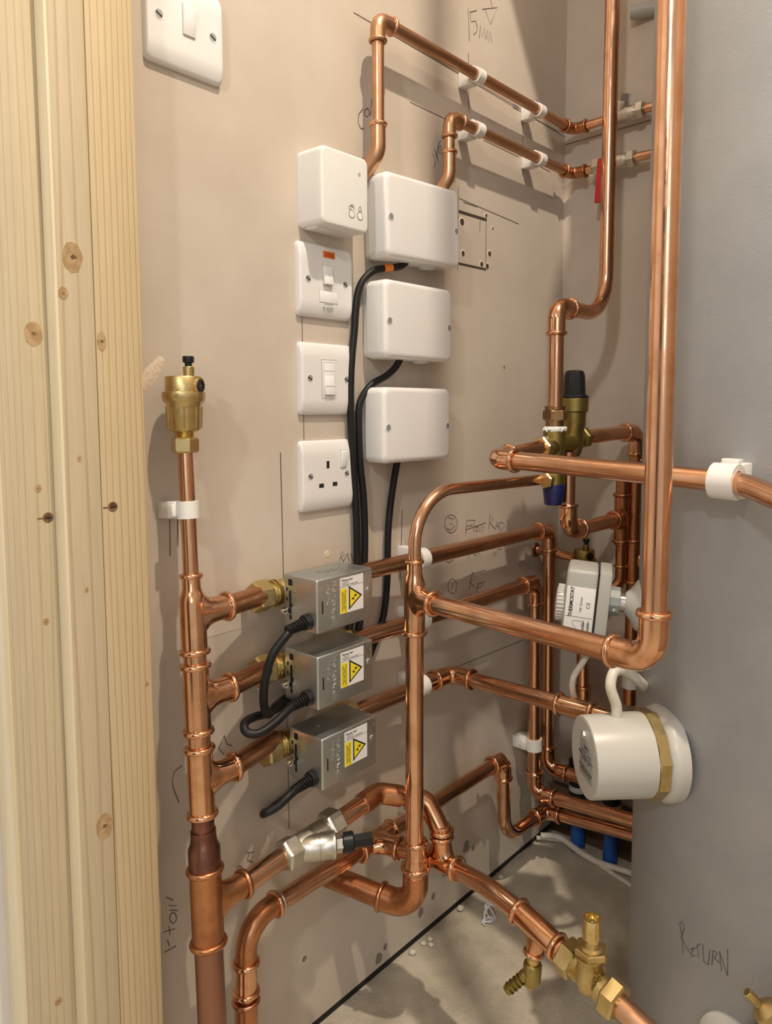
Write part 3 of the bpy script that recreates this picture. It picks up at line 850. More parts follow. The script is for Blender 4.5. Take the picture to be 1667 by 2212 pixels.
# automatic air vents
def air_vent(label, base, face, sc=1.0, dark=False):
    t = thing('air_vent', label, 'air vent', base)
    B = Vec(base)
    bm_ = 'brass_dark' if dark else 'brass'
    up = Vec((0, 0, 1))
    fc = nrm(face)
    MB().hexnut(B, up, 23 * sc, 15 * sc, turn=.3).build('nut', bm_, t, ang=25)
    th = MB()
    for k in range(4):
        th.lathe([(0, 8.6 * sc), (.9 * sc, 9.6 * sc), (1.8 * sc, 8.6 * sc)], B + up * (14 + 1.8 * k) * sc, up, 20)
    th.build('thread', 'brass_bright', t)
    bd = MB().lathe([(20, 10), (21.5, 14), (23.5, 15.6), (42, 16.4), (47, 17), (50, 19.5), (51, 20.2), (57, 20.6), (59, 20.2), (59.5, 17.6), (73, 17.4), (74, 16.6), (74.2, 0)],
                    B, up, 40)
    bd.v = [B + (p - B) * sc for p in bd.v]
    for k in range(8):
        a = k * math.pi / 4 + .2
        d = Vec((math.cos(a), math.sin(a), 0))
        bd.cyl(B + (up * 24 + d * 15.5) * sc, B + (up * 45 + d * 16.6) * sc, 1.2 * sc, 6)
    bd.build('body', bm_, t, ang=50)
    o = B + (up * 74 + fc * 6) * sc
    MB().lathe([(-14, 5.4), (9, 5.4), (9.5, 5.0), (9.6, 0)], o, up, 20).build('stem', bm_, t)
    MB().lathe([(8, 3.4), (12.5, 3.4), (13, 4.2), (13.5, 5.4), (18.5, 5.6), (19.5, 5.0), (19.6, 0)], o, up, 10).build('cap', 'black_pl', t, ang=25)
    s = B + up * 65 * sc + fc * 9 * sc
    MB().lathe([(0, 8), (9.5, 8), (10, 7.4), (10, 6.2)], s, fc, 24).build('side_port', bm_, t)
    MB().lathe([(8, 6.3), (10.5, 6.1), (11, 5.2), (10.4, 2.2), (9.6, 0)], s, fc, 20).build('port_plug', 'black_pl', t)
    return t
air_vent('brass automatic air vent with a black cap on the thin pipe by the pine boards', hd(756), (0.42, -0.9, 0))
clip('white pipe clip on the thin pipe under the brass air vent', hd(700), HUP, (0, 1, 0), 15, 38.5, 17)

# ---------------------------------------------------------------- three motorised zone valves
def zone_valve(label, x, vy, z, note, cab, lever=0.0):
    t = thing('zone_valve', label, 'valve', (x + 43, vy, z), 'motorised zone valves')
    c = Vec((x + 43, vy, z))
    # brass body with nuts
    b = MB().lathe([(-60, 13), (-40, 13), (-36, 14), (-24, 14.5), (0, 15), (24, 14.5), (36, 14), (60, 13)], c, PX, 28)
    b.lathe([(0, 15), (14, 15), (15, 13.5), (22, 13.5)], c, (0, -1, 0), 24)
    b.build('valve_body', 'brass', t, ang=40)
    for s in (-1, 1):
        MB().hexnut(c + PX * (s * 62 - 10), PX, 31, 20, turn=.15 + .2 * s).build('compression_nut', 'brass', t, ang=20)
        for q in (47, 42):
            MB().cyl(c + PX * (s * q - 1.2), c + PX * (s * q + 1.2), 15.6, 24).build('collar', 'brass_bright', t)
    # sheet metal head
    x0, x1, z0, z1, yf, yb = x, x + 86, z - 34, z + 25, -96, -42
    MB().box((0, 0, 0), (x0 + 2, yb, z0 + 2), (x1 - 2, yb - 3, z1 - 2), .5).build('base_plate', 'zinc', t)
    hdm = MB()
    hdm.box((0, 0, 0), (x0, yf, z0), (x1, yb + 1, z1), 2.2, 3)
    hdm.build('cover', 'zinc', t, ang=40)
    # vents and slots in the side that faces the manifold
    sx = x0 - .25
    for (ya, yb2, za, zb) in ((-56, -50, z1 - 12, z1 - 5), (-48, -46, z1 - 19, z1 - 15), (-48, -46, z1 - 30, z1 - 26), (-54, -51, z1 - 44, z1 - 18), (-56, -54, z1 - 36, z1 - 32), (-54, -51, z1 - 50, z1 - 45)):
        MB().box((sx, 0, 0), (-.1, ya, za), (.6, yb2, zb)).build('side_slot', 'void', t)
    MB().lathe([(0, 1.6), (.6, 1.3)], (x0 + .2, -60, z1 - 18), (-1, 0, 0), 12).build('side_dimple', 'copper_dull', t)
    lv = Mat.Translation(Vec((x0 + 1, -47, z1 - 39 + lever))) @ Mat.Rotation(math.radians(-12), 4, 'Y')
    MB().box(lv, (-9, -4.5, -3), (0, 2.5, 2.5), .6).build('manual_lever', 'chrome', t)
    # front face
    FY = yf - .2
    rot = Mat.Rotation(math.pi / 2, 4, 'X')                     # local xy -> wall x,z seen from the room
    cw = rot @ Mat.Rotation(-math.pi / 2, 4, 'Z')
    lettering('embossed_name', 'Honeywell', 10.4, Mat.Translation(Vec((x0 + 25.5, FY, z1 - 29))) @ cw, 'zinc_light', t, depth=.45, space=1.12)
    lettering('embossed_name', 'Home', 8.4, Mat.Translation(Vec((x0 + 17, FY, z1 - 19))) @ cw, 'zinc_light', t, depth=.45, space=1.08)
    MB().box((0, 0, 0), (x0 + 7, FY - .1, z0 + 21), (x0 + 9, FY + .5, z0 + 35), .3).build('front_slot', 'void', t)
    MB().lathe([(0, 3.9), (.7, 3.7), (1.1, 2.6), (1.2, 0)], (x1 - 7, FY + .2, z0 + 34), (0, -1, 0), 20).build('rivet', 'zinc', t)
    L0, L1, B0, B1 = x0 + 34, x0 + 70, z0 + 15, z0 + 55
    st = MB().box((0, 0, 0), (L0, FY - .15, B0), (L1, FY + .3, B1)).build('warning_sticker', 'paper', t)
    MB().box((0, 0, 0), (L0 + .2, FY - .3, B0 + .2), (L0 + 10.5, FY, B0 + 28)).build('yellow_panel', 'yellow', st)
    def pl(pts, name, m_, y):
        MB().prism(Mat.Translation(Vec((0, y, 0))) @ rot, pts, 0, .12).build(name, m_, st)
    # triangle points to the right, like the rest of the sideways print
    tx, tz = L0 + 13, B0 + 16
    pl([(tx, tz - 13.5), (tx + 21, tz), (tx, tz + 13.5)], 'warning_triangle', 'ink', FY - .15)
    pl([(tx + 1.8, tz - 10.4), (tx + 17.6, tz), (tx + 1.8, tz + 10.4)], 'triangle_field', 'yellow', FY - .3)
    pl([(tx + 4, tz - 1.9), (tx + 8.0, tz - 3.4), (tx + 7.6, tz - .4), (tx + 13, tz + 1.2), (tx + 8.6, tz + 3.2), (tx + 8.9, tz + .9)], 'bolt', 'ink', FY - .42)
    MB().box((0, 0, 0), (L0, FY - .22, B0 + 29.4), (L1, FY, B0 + 29.8)).build('rule', 'ink', st)
    lettering('maker_text', 'Pittway Sarl', 3.6, Mat.Translation(Vec((L0 + 2, FY - .2, B1 - 3))) @ rot, 'ink', st, 'LEFT', .05, bold=.06)
    lettering('maker_text', 'La Pièce 6\n1180 Rolle, Switzerland', 2.7, Mat.Translation(Vec((L0 + 2, FY - .2, B1 - 7.2))) @ rot, 'ink', st, 'LEFT', .05)
    lettering('warning_text', 'DISCONNECT MAINS\nSUPPLY BEFORE\nREMOVING COVER', 2.5, Mat.Translation(Vec((L0 + 5.3, FY - .35, B0 + 14))) @ cw, 'ink', st, 'CENTER', .05)
    # pencilled note
    if note:
        nb = MB()
        for s, on_top in note:
            if on_top:
                ribbon(nb, [(x0 + a, yf + q, z1 + .15) for a, q in s], .7, (0, 0, 1))
            else:
                ribbon(nb, [(x0 + a, yf - .2, z0 + q) for a, q in s], .7, (0, 1, 0))
        nb.build('pencil_note', 'pencil', t)
    MB().lathe([(0, 1.5), (.3, 1.3)], (x0 + 22, yf + 30, z1 - .1), (0, 0, 1), 12).build('top_dimple', 'grey_dark', t)
    # cable gland and flex
    g = Vec((x0, -82, z0 + 12))
    gl = MB().lathe([(-.5, 9), (5, 9), (7, 8.2), (7.2, 7)], g, (-1, 0, 0), 10)
    gl.build('gland', 'black_pl', t, ang=30)
    gd = nrm((-1, 0.02, -0.12))
    gb = MB()
    for k in range(7):
        r_ = 6.6 - .22 * k
        gb.lathe([(0, r_ - 1.6), (.5, r_), (2.1, r_), (2.6, r_ - 1.6)], g + gd * (7 + 3.3 * k), gd, 16)
    gb.cyl(g, g + gd * 30, 4.4, 14)
    gb.build('strain_relief', 'black', t, ang=30)
    MB().tube(spline([g + gd * 22] + [Vec(p) for p in cab], 8), 4.5, 14).build('flex', 'black', t, ang=60)
    return t
RADS = [([(26, 22), (30, 34), (36, 30), (30, 27), (38, 20)], 1), ([(38, 22), (42, 32), (46, 22)], 1), ([(47, 22), (49, 32), (55, 26), (47, 22)], 1), ([(64, 30), (57, 28), (62, 24), (56, 21)], 1)]
UF = [([(70, 60), (73, 53), (76, 57)], 0), ([(78, 48), (81, 56)], 0), ([(75, 50), (80, 46), (79, 43)], 0)]
HW = [([(73, 57), (79, 49)], 0), ([(76, 60), (82, 52)], 0), ([(76, 53), (79, 55)], 0), ([(80, 47), (81, 40), (83, 45), (84, 39)], 0)]
zone_valve('zone valve with a grey metal head, topmost of the three', 522, VY[0], 592, RADS,
           [(486, -82, 558), (474, -80, 545), (468, -76, 522), (468, -72, 500), (475, -66, 480), (490, -54, 470), (515, -34, 466), (560, -12, 462), (610, -8, 470)])
zone_valve('zone valve with a grey metal head, middle one of the three', 522, VY[1], 508, UF,
           [(488, -84, 481), (470, -86, 475), (452, -84, 470), (443, -76, 472), (448, -66, 477), (470, -54, 473), (500, -40, 464), (540, -22, 458), (575, -12, 462)])
zone_valve('zone valve with a grey metal head, lowest of the three', 527, VY[2], 415, HW,
           [(490, -83, 387), (477, -80, 380), (467, -72, 374), (478, -56, 363), (503, -25, 342), (522, -9, 330), (556, -7, 335), (600, -7, 345), (640, -7, 362)], 1.0)

# ---------------------------------------------------------------- pipes that leave the valves along the wall
BX = 762
# radiators
t = thing('copper_pipe_run', 'highest of the three copper pipes leaving the zone valves along the wall', 'pipework', (1113, -35, 150))
pipe(t, [(612, VY[0], 592), (BX, -36, 594), (1113, -35, 592)], 22)
elbow(t, (800, -35, 592), (1113, -35, 592), (1113, -35, 200), 22)
pipe(t, [(1113, -35, 560), (1118, -35, 200)], 22)
elbow(t, (1113, -35, 592), (1119, -35, 163), (1127, -200, 164), 22)
pipe(t, [(1120, -60, 163), (1129, -336, 168)], 22)
# underfloor
t = thing('copper_pipe_run', 'middle copper pipe leaving the zone valves, with a long drop in the corner', 'pipework', (1074, -35, 120))
pipe(t, [(612, VY[1], 508), (BX, -36, 509), (1068, -35, 507)], 22)
elbow(t, (800, -35, 507), (1068, -35, 507), (1070, -35, 200), 22)
pipe(t, [(1068, -35, 480), (1074, -35, 150)], 22)
elbow(t, (1071, -35, 300), (1076, -35, 133), (1085, -200, 143), 22)
pipe(t, [(1079, -60, 134), (1088, -303, 151)], 22)
# hot water coil
t = thing('copper_pipe_run', 'lowest copper pipe from the zone valves, turning out towards the grey cylinder', 'pipework', (838, -35, 415))
pipe(t, [(617, VY[2], 415), (BX, -36, 415), (836, -35, 413)], 22)
elbow(t, (700, -35, 414), (836, -35, 413), (834, -200, 415), 22)
pipe(t, [(836, -60, 413), (835, -326, 417)], 22)
coupling(t, (835, -212, 415), (835, -262, 416), 22, rings=(1, 1))

for lab, z, d in (('white pipe clip holding the highest wall pipe behind the tall riser', 594, 22), ('white pipe clip holding the middle wall pipe behind the tall riser', 509, 22),
                  ('white pipe clip holding the third wall pipe behind the tall riser', 415, 22), ('white pipe clip holding the lowest wall pipe behind the tall riser', 236, 22)):
    clip(lab, (BX + 4, -36, z), PX, (0, 1, 0), d, 35.8)
clip('white pipe clip on the upright pipe low in the corner', (1072.5, -35, 222), (0, 0, 1), (0, 1, 0), 22, 34.8, 20)

# ---------------------------------------------------------------- the two thin pipes at the top of the wall
YT = -30
def top_run(label, x, z, zb, drop):
    t = thing('thin_copper_pipe', label, 'pipework', (x, YT, zb))
    pipe(t, [(x, YT, z - 15), (x, YT, zb)], 15, material='copper_aged')
    elbow(t, (x, YT, z - 90), (x, YT, z), (1100, YT, z), 15, 'copper_aged')
    pipe(t, [(x + 12, YT, z), (1150, YT, z + 3)], 15, material='copper_aged')
    c = (1178, YT, z + 3)
    elbow(t, (1000, YT, z + 3), c, (1179, -200, z + 6), 15, 'copper_dull')
    pipe(t, [(1178, YT - 15, z + 3), (1180, -92, z + 5)], 15)
    # swept bend at the foot turning into the wall
    sw = [(x, YT, zb + 10), (x, YT, zb - 24), (x - 9, -2, zb - 60)]
    MB().tube(fillet(sw, 26, 10), 9.2, 24).build('street_elbow', 'copper_aged', t, ang=60)
    solder_ring(t, (x, YT, zb + 9), (0, 0, 1), 15)
    return t
top_run('thin copper pipe along the top of the wall, upper of two', 691, 1270, 1137, 0)
top_run('thin copper pipe along the top of the wall, lower of two', 834, 1196, 1140, 0)
for lab, x, z in (('white pipe clip at the left end of the upper thin pipe', 900, 1271), ('white pipe clip on the upper thin pipe near the corner', 1068, 1272),
                  ('white pipe clip at the left end of the lower thin pipe', 900, 1197), ('white pipe clip on the lower thin pipe near the corner', 1072, 1198)):
    clip(lab, (x, YT, z), PX, (0, 1, 0), 15, 29.8, 15)

# isolating valves on the back wall
def inline_valve(name, label, cat, a, b_, z, handle):
    t = thing(name, label, cat, (1180, (a + b_) / 2, z))
    d = Vec((0, -1, 0))
    A = Vec((1180, a, z)); L = a - b_
    MB().lathe([(10, 8.5), (16, 11.5), (L / 2 - 6, 12.5), (L / 2 + 6, 12.5), (L - 16, 11), (L - 10, 8.5)], A, d, 24).build('valve_body', 'nickel', t)
    for s in (0, L - 14):
        MB().hexnut(A + d * s, d, 24, 14, turn=.3).build('compression_nut', 'nickel', t, ang=20)
    MB().bead(A + d * (L - 19), d, 9.5, 2.0).build('collar', 'chrome', t, ang=70)
    if handle:
        MB().cyl(A + d * 24 + Vec((0, 0, 0)), A + d * 24 + Vec((-17, 0, 0)), 5.5, 14).build('spindle', 'nickel', t)
        mm = Mat.Translation(A + d * 24 + Vec((-19, 0, 0))) @ Mat.Rotation(math.radians(4), 4, 'X')
        MB().box(mm, (-2.6, -7, -66), (2.6, 7, 5), 2.5, 4).build('lever_handle', 'red', t, ang=50)
    else:
        dd = nrm((-.35, -.35, .87))
        MB().lathe([(0, 11), (22, 11), (24, 9.5)], A + d * (L / 2 - 8), dd, 20).build('strainer_neck', 'nickel', t)
        MB().hexnut(A + d * (L / 2 - 8) + dd * 22, dd, 21, 12, turn=.2).build('strainer_cap', 'chrome', t, ang=20)
    yo = -262 if handle else -292
    pipe(t, [(1180, b_ + 6, z), (1180, yo, z), (1180, yo, 2399)], 15, bend=30, name='outlet_pipe')
    return t
inline_valve('strainer_valve', 'nickel strainer valve on the upper thin pipe at the back wall', 'valve', -90, -158, 1276, False)
inline_valve('ball_valve', 'nickel ball valve with a red lever on the lower thin pipe', 'valve', -70, -145, 1203, True)
t = thing('pipe_stub', 'short grey plastic pipe end at the top of the back wall', 'pipe', (1207, -152, 1438))
MB().lathe([(0, 11), (62, 11), (62, 9), (40, 8.8)], (1206, -185, 1436), nrm((-.3, .95, 0)), 24).build('pipe', 'grey_plastic', t)
MB().cyl((1206.8, -185, 1436), (1195, -181, 1436), 13, 20).build('socket', 'grey_plastic', t)

# ---------------------------------------------------------------- tall riser, its bend to the mixing valve, and the big loop to the right
PZ = Vec((0, 0, 1))
RX, RY = 660, -115
t = thing('copper_riser', 'tall copper riser in the middle with a tee and a big loop to the right', 'pipework', (RX, RY, 180))
TEEZ = 573
BR = nrm((-66, -320, 14))
# tee: thin pipe on top, side branch, full bore below
tc = Vec((RX, RY, TEEZ))
b = MB().lathe([(-42, 12.6), (14, 12.6), (20, 12.2), (26, 10.4), (31, 9.1), (46, 9.0)], tc, (0, 0, 1), 28)
b.branch(tc, PZ, BR, 12.6, 12.5, 38, 1.15)
o = b.build('tee', 'copper_fit', t, ang=60)
solder_ring(o, tc + Vec((0, 0, 45)), (0, 0, 1), 15); solder_ring(o, tc - Vec((0, 0, 41)), (0, 0, 1), 22); solder_ring(o, tc + BR * 36.5, BR, 22)
pipe(t, [(RX, RY, 240), (RX, RY, TEEZ - 38)], 22)
pipe(t, [(RX, RY, TEEZ + 40), (RX + 1, RY, 700), (925, -138, 698)], 15, bend=64, n=14, name='bent_pipe')
corner = Vec((592, -435, 588))
pipe(t, [tc + BR * 30, corner - (corner - tc).normalized() * 20], 22)
elbow(t, tc, corner, (592, -435, 1000), 22, L=42, R=24)
pipe(t, [(592, -435, 612), (590, -435, 2399)], 22)
# foot: step up in size and an elbow back into the wall
MB().lathe([(0, 15.4), (12, 15.4), (20, 15.2), (27, 13.0), (30, 12.5), (48, 12.5)], (RX + 2, RY, 222), (0, 0, 1), 28).build('reducer', 'copper_fit', t)
solder_ring(t, (RX + 2, RY, 268), (0, 0, 1), 22); solder_ring(t, (RX + 2, RY, 236), (0, 0, 1), 28)
elbow(t, (RX + 2, RY, 260), (RX + 2, RY, 180), (620, 10, 196), 28, 'copper_dull', L=48, R=30, rings=(0, 1))
pipe(t, [(651, -85, 184), (622, -1, 196)], 28, material='copper_dull')

# ---------------------------------------------------------------- bypass valve and the pipe behind the riser
t = thing('bypass_valve', 'silver angled bypass valve with a black adjusting knob low on the manifold', 'valve', (535, -67, 310))
A = Vec((494, -67, 310))
MB().hexnut(A, PX, 31, 20, turn=.1).build('compression_nut', 'nickel', t, ang=20)
MB().cyl(A - PX * 2, A + PX * 2, 13, 24).build('collar', 'nickel', t)
MB().lathe([(18, 13), (24, 14), (52, 14), (64, 13)], A, nrm((1, 0.0, .05)), 24).build('through_body', 'nickel', t)
MB().hexnut(A + Vec((62, 0, 3)), nrm((1, 0, .06)), 33, 22, turn=.35).build('outlet_nut', 'nickel', t, ang=20)
yd = nrm((.82, -.57, 0))
Y0 = A + Vec((20, 0, -1))
MB().lathe([(2, 12), (6, 14.4), (24, 14.7), (24.4, 14.2), (25.2, 14.2), (25.6, 14.7), (38, 14.7), (39, 15.4), (42, 15.4), (43, 14)], Y0, yd, 36).build('spring_housing', 'nickel', t)
MB().hexnut(Y0 + yd * 43, yd, 17, 9).build('neck_nut', 'nickel', t, ang=20)
kn = MB().lathe([(50, 8), (52, 11.2), (62, 11.6), (64, 10.6), (64.5, 7)], Y0, yd, 18).build('adjusting_knob', 'black_pl', t, ang=25)
MB().lathe([(63, 7.6), (84, 8.4), (85, 8.2), (85, 5.8), (78, 5.6)], Y0, yd, 6, turn=.4).build('knob_sleeve', 'black_pl', kn, ang=25)
MB().box(frame(Y0 + yd * 77, yd), (-4, -8.9, -1.2), (-1, -7, 1.2)).build('setting_mark', 'orange', kn)

t = thing('bypass_pipe', 'short copper pipe from the silver bypass valve to the tee behind the riser', 'pipework', (690, -128, 240))
P0, P1, P2, P3 = Vec((576, -67, 314)), Vec((648, -66, 320)), Vec((693, -106, 306)), Vec((692, -132, 240))
pipe(t, [P0, P1 - nrm(P1 - P0) * 24], 22)
elbow(t, P0, P1, P2, 22, 'copper_dull', L=30, R=18, rings=(0, 0))
for p, d in ((P1 - nrm(P1 - P0) * 29, P1 - P0), (P1 + nrm(P2 - P1) * 29, P2 - P1)):
    MB().bead(p, d, 11.6, 1.1).build('solder_joint', 'solder', t, ang=80)
pipe(t, [P1 + nrm(P2 - P1) * 24, P1 + nrm(P2 - P1) * 46], 22)
o = MB().tube(fillet([P1 + nrm(P2 - P1) * 38, P2, P3 + Vec((0, 0, 34))], 17, 10), 12.4, 28).build('elbow', 'copper_fit', t, ang=60)
solder_ring(o, P1 + nrm(P2 - P1) * 38, P2 - P1, 22); solder_ring(o, P3 + Vec((0, 0, 36)), PZ, 22)
pipe(t, [P3 + PZ * 24, P3 + PZ * 44], 22)

# ---------------------------------------------------------------- return pipe along the bottom of the wall
YR = -40
t = thing('return_pipe_run', 'copper return pipe low along the wall with a bend to the floor at each end', 'pipework', (458, YR, 0))
pipe(t, [(460, YR, 0.5), (462.2, YR, 170)], 22)
coupling(t, (461.5, YR, 158), (462.5, YR, 194), 22)
coupling(t, (461, YR, 108), (461.5, YR, 150), 22, 'copper_dull')
MB().cyl((460, YR, 40), (461, YR, 110), 15.4, 28).build('adaptor', 'copper_dull', t)
MB().tube(fillet([(462.5, YR, 185), (463, YR, 239), (508, YR, 238)], 34, 12), 12.2, 28).build('swept_bend', 'copper_dull', t, ang=60)
solder_ring(t, (504, YR, 238), PX, 22); MB().bead((509.5, YR, 238), PX, 11.8, 1.5).build('solder_joint', 'solder', t, ang=80)
pipe(t, [(505, YR, 238), (640, YR, 237)], 22)
bd = nrm((18, -92, 0))
tee(t, (671, YR, 236), PX, bd, 22, half=31, lbr=36)
pipe(t, [(700, YR, 236), (965, YR, 236)], 22)
elbow(t, (800, YR, 236), (970, YR, 236), (974, YR, 100), 22, L=34, R=20, rings=(1, 1))
MB().tube(fillet([(971, YR, 205), (976, YR, 96), (1076, YR - 2, 93)], 44, 14), 11, 28).build('swan_neck', 'copper', t, ang=60)
elbow(t, (1020, YR, 93), (1098, YR - 2, 93), (1110, -250, 112), 22, L=32, R=18)
pipe(t, [(1100, -65, 95), (1113, -320, 118)], 22)
# return tee behind the riser and on towards the boiler
T2 = Vec((692, -132, 236))
pipe(t, [Vec((671, YR, 236)) + bd * 30, T2], 22)
t2d = nrm((-10, -80, 8))
tee(t, T2, t2d, (0, 0, 1), 22, half=28, lbr=34, rings=(1, 0, 1))
pl_ = [T2 + t2d * 22, (680, -196, 246), (661, -288, 240), (644, -377, 225), (626, -470, 209), (590, -640, 185)]
MB().tube(spline([T2 + t2d * 20, (684, -172, 241), (675, -215, 246), (666, -262, 243), (661, -288, 239)], 5), 11, 28).build('bent_pipe', 'copper', t, ang=60)
GD = nrm(Vec((644, -377, 225)) - Vec((661, -288, 239.5)))
G = Vec((661, -288, 239.5))
tee(t, G, GD, nrm((-.08, .1, -1)), 22, 15, half=29, lbr=29)
pipe(t, [G + GD * 20, G + GD * 50], 22)
pipe(t, [G + GD * 92, G + GD * 770], 22, name='boiler_pipe')

# drain cock under the tee
t = thing('drain_cock', 'small brass drain cock with a ribbed hose spout under the return pipe', 'valve', G + Vec((-3, 3, -60)))
D0 = G + nrm((-.08, .1, -1)) * 27
dn = nrm((-.05, .05, -1))
MB().cyl(D0, D0 + dn * 14, 7.0, 20).build('inlet', 'brass_bright', t)
MB().lathe([(12, 8.5), (14, 10), (34, 10), (37, 8), (37.2, 0)], D0, dn, 24).build('cock_body', 'brass_dark', t)
MB().box(frame(D0 + dn * 37, dn), (-2.6, -2.6, 0), (2.6, 2.6, 6), .5).build('square_key', 'brass', t)
sd = nrm((-.40, .52, -.62))
hs = MB().cyl(D0 + dn * 20, D0 + dn * 20 + sd * 14, 6.5, 18)
for k in range(5):
    hs.lathe([(0, 6.8), (4.6, 5.2), (5.2, 5.0)], D0 + dn * 20 + sd * (12 + 5.2 * k), -sd if False else sd, 18)
hs.build('hose_spout', 'brass_dark', t, ang=30)

# lockshield gate valve
def gate_valve(label, c, d, sc=1.0, stem_up=(0, 0, 1), number=None, ss=.76):
    t = thing('gate_valve', label, 'valve', c)
    c, d, su = Vec(c), nrm(d), nrm(stem_up)
    b = MB().lathe([(-26, 13), (-15, 14), (-13, 11), (-7, 15), (0, 17), (7, 15), (13, 11), (15, 14), (26, 13)], c, d, 28)
    b.lathe([(-15, 0), (-15, 9), (-12, 13), (0, 17), (14, 16), (22, 16), (24, 17.5), (27, 17.5)], c, su, 28)
    b.v = [p - d * ((p - c).dot(d) * (1 - sc)) for p in b.v]
    b.build('valve_body', 'brass', t, ang=40)
    for s in (-1, 1):
        MB().hexnut(c + d * (s * 33 - 10) * sc, d, 33, 20 * sc, turn=.25 * s + .2).build('compression_nut', 'brass', t, ang=20)
    MB().hexnut(c + su * 26.5, su, 30, 9 * ss, turn=.3).build('bonnet', 'brass', t, ang=20)
    MB().lathe([(33, 12), (35, 8.5), (56 * ss, 7.4)], c, su, 22).build('neck', 'brass', t)
    MB().hexnut(c + su * 54 * ss, su, 15.5, 7 * ss, turn=.1).build('gland_nut', 'brass_bright', t, ang=20)
    MB().lathe([(58 * ss, 9.2), (84 * ss, 9.2), (84.5 * ss, 8.8), (84.5 * ss, 7.2), (79 * ss, 7), (78.8 * ss, 0)], c, su, 28).build('lockshield_cap', 'brass_bright', t, ang=40)
    MB().hexnut(c + su * 76 * ss, su, 6.5 * ss, 5 * ss).build('spindle', 'brass', t, ang=20)
    if number:
        lettering('cast_number', number, 8, frame(c + Vec((-.62, -.74, .12)) * 17.4 + Vec((0, 0, 8)), (-.62, -.74, .1), (.74, -.62, 0)), 'brass', t, depth=.6)
    return t
gate_valve('brass gate valve with an upright lockshield cap on the return pipe', G + GD * 72, GD, .84, (0, 0, 1), '22\n2.0')

# ---------------------------------------------------------------- mixing valve with its pipes
PA, PB = Vec((925, -149, 0)), Vec((980, -149, 0))
PZ = Vec((0, 0, 1))
t = thing('pressure_valve', 'brass pressure control valve with a black cap on top and a navy cap below', 'valve', (940, -149, 672))
b = MB().lathe([(700, 12.5), (712, 12.5), (722, 10), (738, 15), (752, 16), (768, 16), (768.5, 14)], PA, PZ, 28)
b.lathe([(0, 14), (30, 12), (62, 14)], PA + PZ * 748, PX, 24)
b.lathe([(728, 9), (734, 12), (742, 14), (768, 14.5), (772, 17), (792, 17.5), (794, 20.5), (812, 21), (813, 20)], PB, PZ, 28)
b.lathe([(0, 13), (22, 12.5), (26, 11.5)], PB + PZ * 754, nrm((1, .08, .02)), 24)
b.lathe([(0, 14), (24, 12.5), (30, 13)], PA + PZ * 744, -PX, 24)
b.lathe([(690, 15.5), (706, 15.5), (708, 13), (716, 12)], PA, PZ, 28)
b.build('valve_body', 'brass_dark', t, ang=40)
MB().hexnut(PA + PZ * 782, PZ, 30, 14, turn=.2).build('inlet_nut', 'brass_brown', t, ang=20)
MB().lathe([(796, 14.5), (801, 14.8), (802, 13)], PA, PZ, 24).build('nut_collar', 'brass_brown', t)
MB().lathe([(769, 13), (782, 13)], PA, PZ, 20).build('thread', 'brass_brown', t)
tp = MB()
for k in range(26):
    a = 2 * math.pi * k / 26
    tp.lathe([(0, 0), (0, 2.6), (2.4 + random.random() * 2.4, 1.4), (3.4 + random.random(), 0)], PA + PZ * (766.5 + random.random() * 3) + Vec((14.3 * math.cos(a), 14.3 * math.sin(a), 0)), (math.cos(a) * .5, math.sin(a) * .5, .8), 7)
tp.lathe([(767, 15), (769, 15.8), (773, 14.6)], PA, PZ, 24)
tp.build('thread_tape', 'ptfe', t, ang=60)
MB().lathe([(811, 20.5), (815, 21.3), (817, 20.6), (818, 17), (822, 16.6), (846, 15.2), (852, 13), (853.5, 9), (854, 0)], PB, PZ, 12).build('top_cap', 'black_pl', t, ang=25)
MB().lathe([(662, 0), (662, 12), (664, 13), (690, 16.2), (692, 15.5)], PA, PZ, 20).build('bottom_cap', 'navy', t, ang=35)
MB().hexnut(PA + PZ * 744 - PX * 40, PX, 29, 16, turn=.3).build('side_nut', 'brass_bright', t, ang=20)
MB().hexnut(PB + PZ * 754 + PX * 22, nrm((1, .05, .03)), 28, 15, turn=.3).build('side_nut', 'brass_dark', t, ang=20)
MB().hexnut(PA + PZ * 698 + Vec((-25, .5, 0)), PX, 20, 11, turn=.2).build('side_nut', 'brass_bright', t, ang=20)

t = thing('cold_feed_pipe', 'upright copper pipe dropping from above into the top of the brass pressure valve', 'pipework', (925, -149, 800))
pipe(t, [PA + PZ * 790, PA + PZ * 925], 22)
elbow(t, PA + PZ * 800, PA + PZ * 940, (1000, -149, 940), 22)
pipe(t, [(946, -149, 940), (1075, -149, 940), (1076, -149, 2399)], 22, bend=62, n=16, name='bent_pipe')

t = thing('supply_pipe', 'level copper pipe from an elbow by the brass valve across to the grey cylinder', 'pipework', (775, -150, 736))
HE = Vec((772, -152, 736))
HR = Vec((735, -458, 728.5))
pipe(t, [HE + nrm((1, 0, .06)) * 20, PA + PZ * 745 - PX * 34], 22)
elbow(t, PA + PZ * 745, HE, HR, 22, 'copper_fit', L=34, R=18)
pipe(t, [HE + nrm(HR - HE) * 20, HR, (672, -548, 708), (540, -660, 655), (400, -1048, 560)], 22, bend=[70, 60, 60], n=12, name='bent_pipe')
hn = cyl_n(164)
clip('large white pipe clip fixed to the grey cylinder', Vec((737, -443, 729)), nrm(HR - HE), Vec((.99, -.1, 0)), 22, 34, 24, thick=6.5)

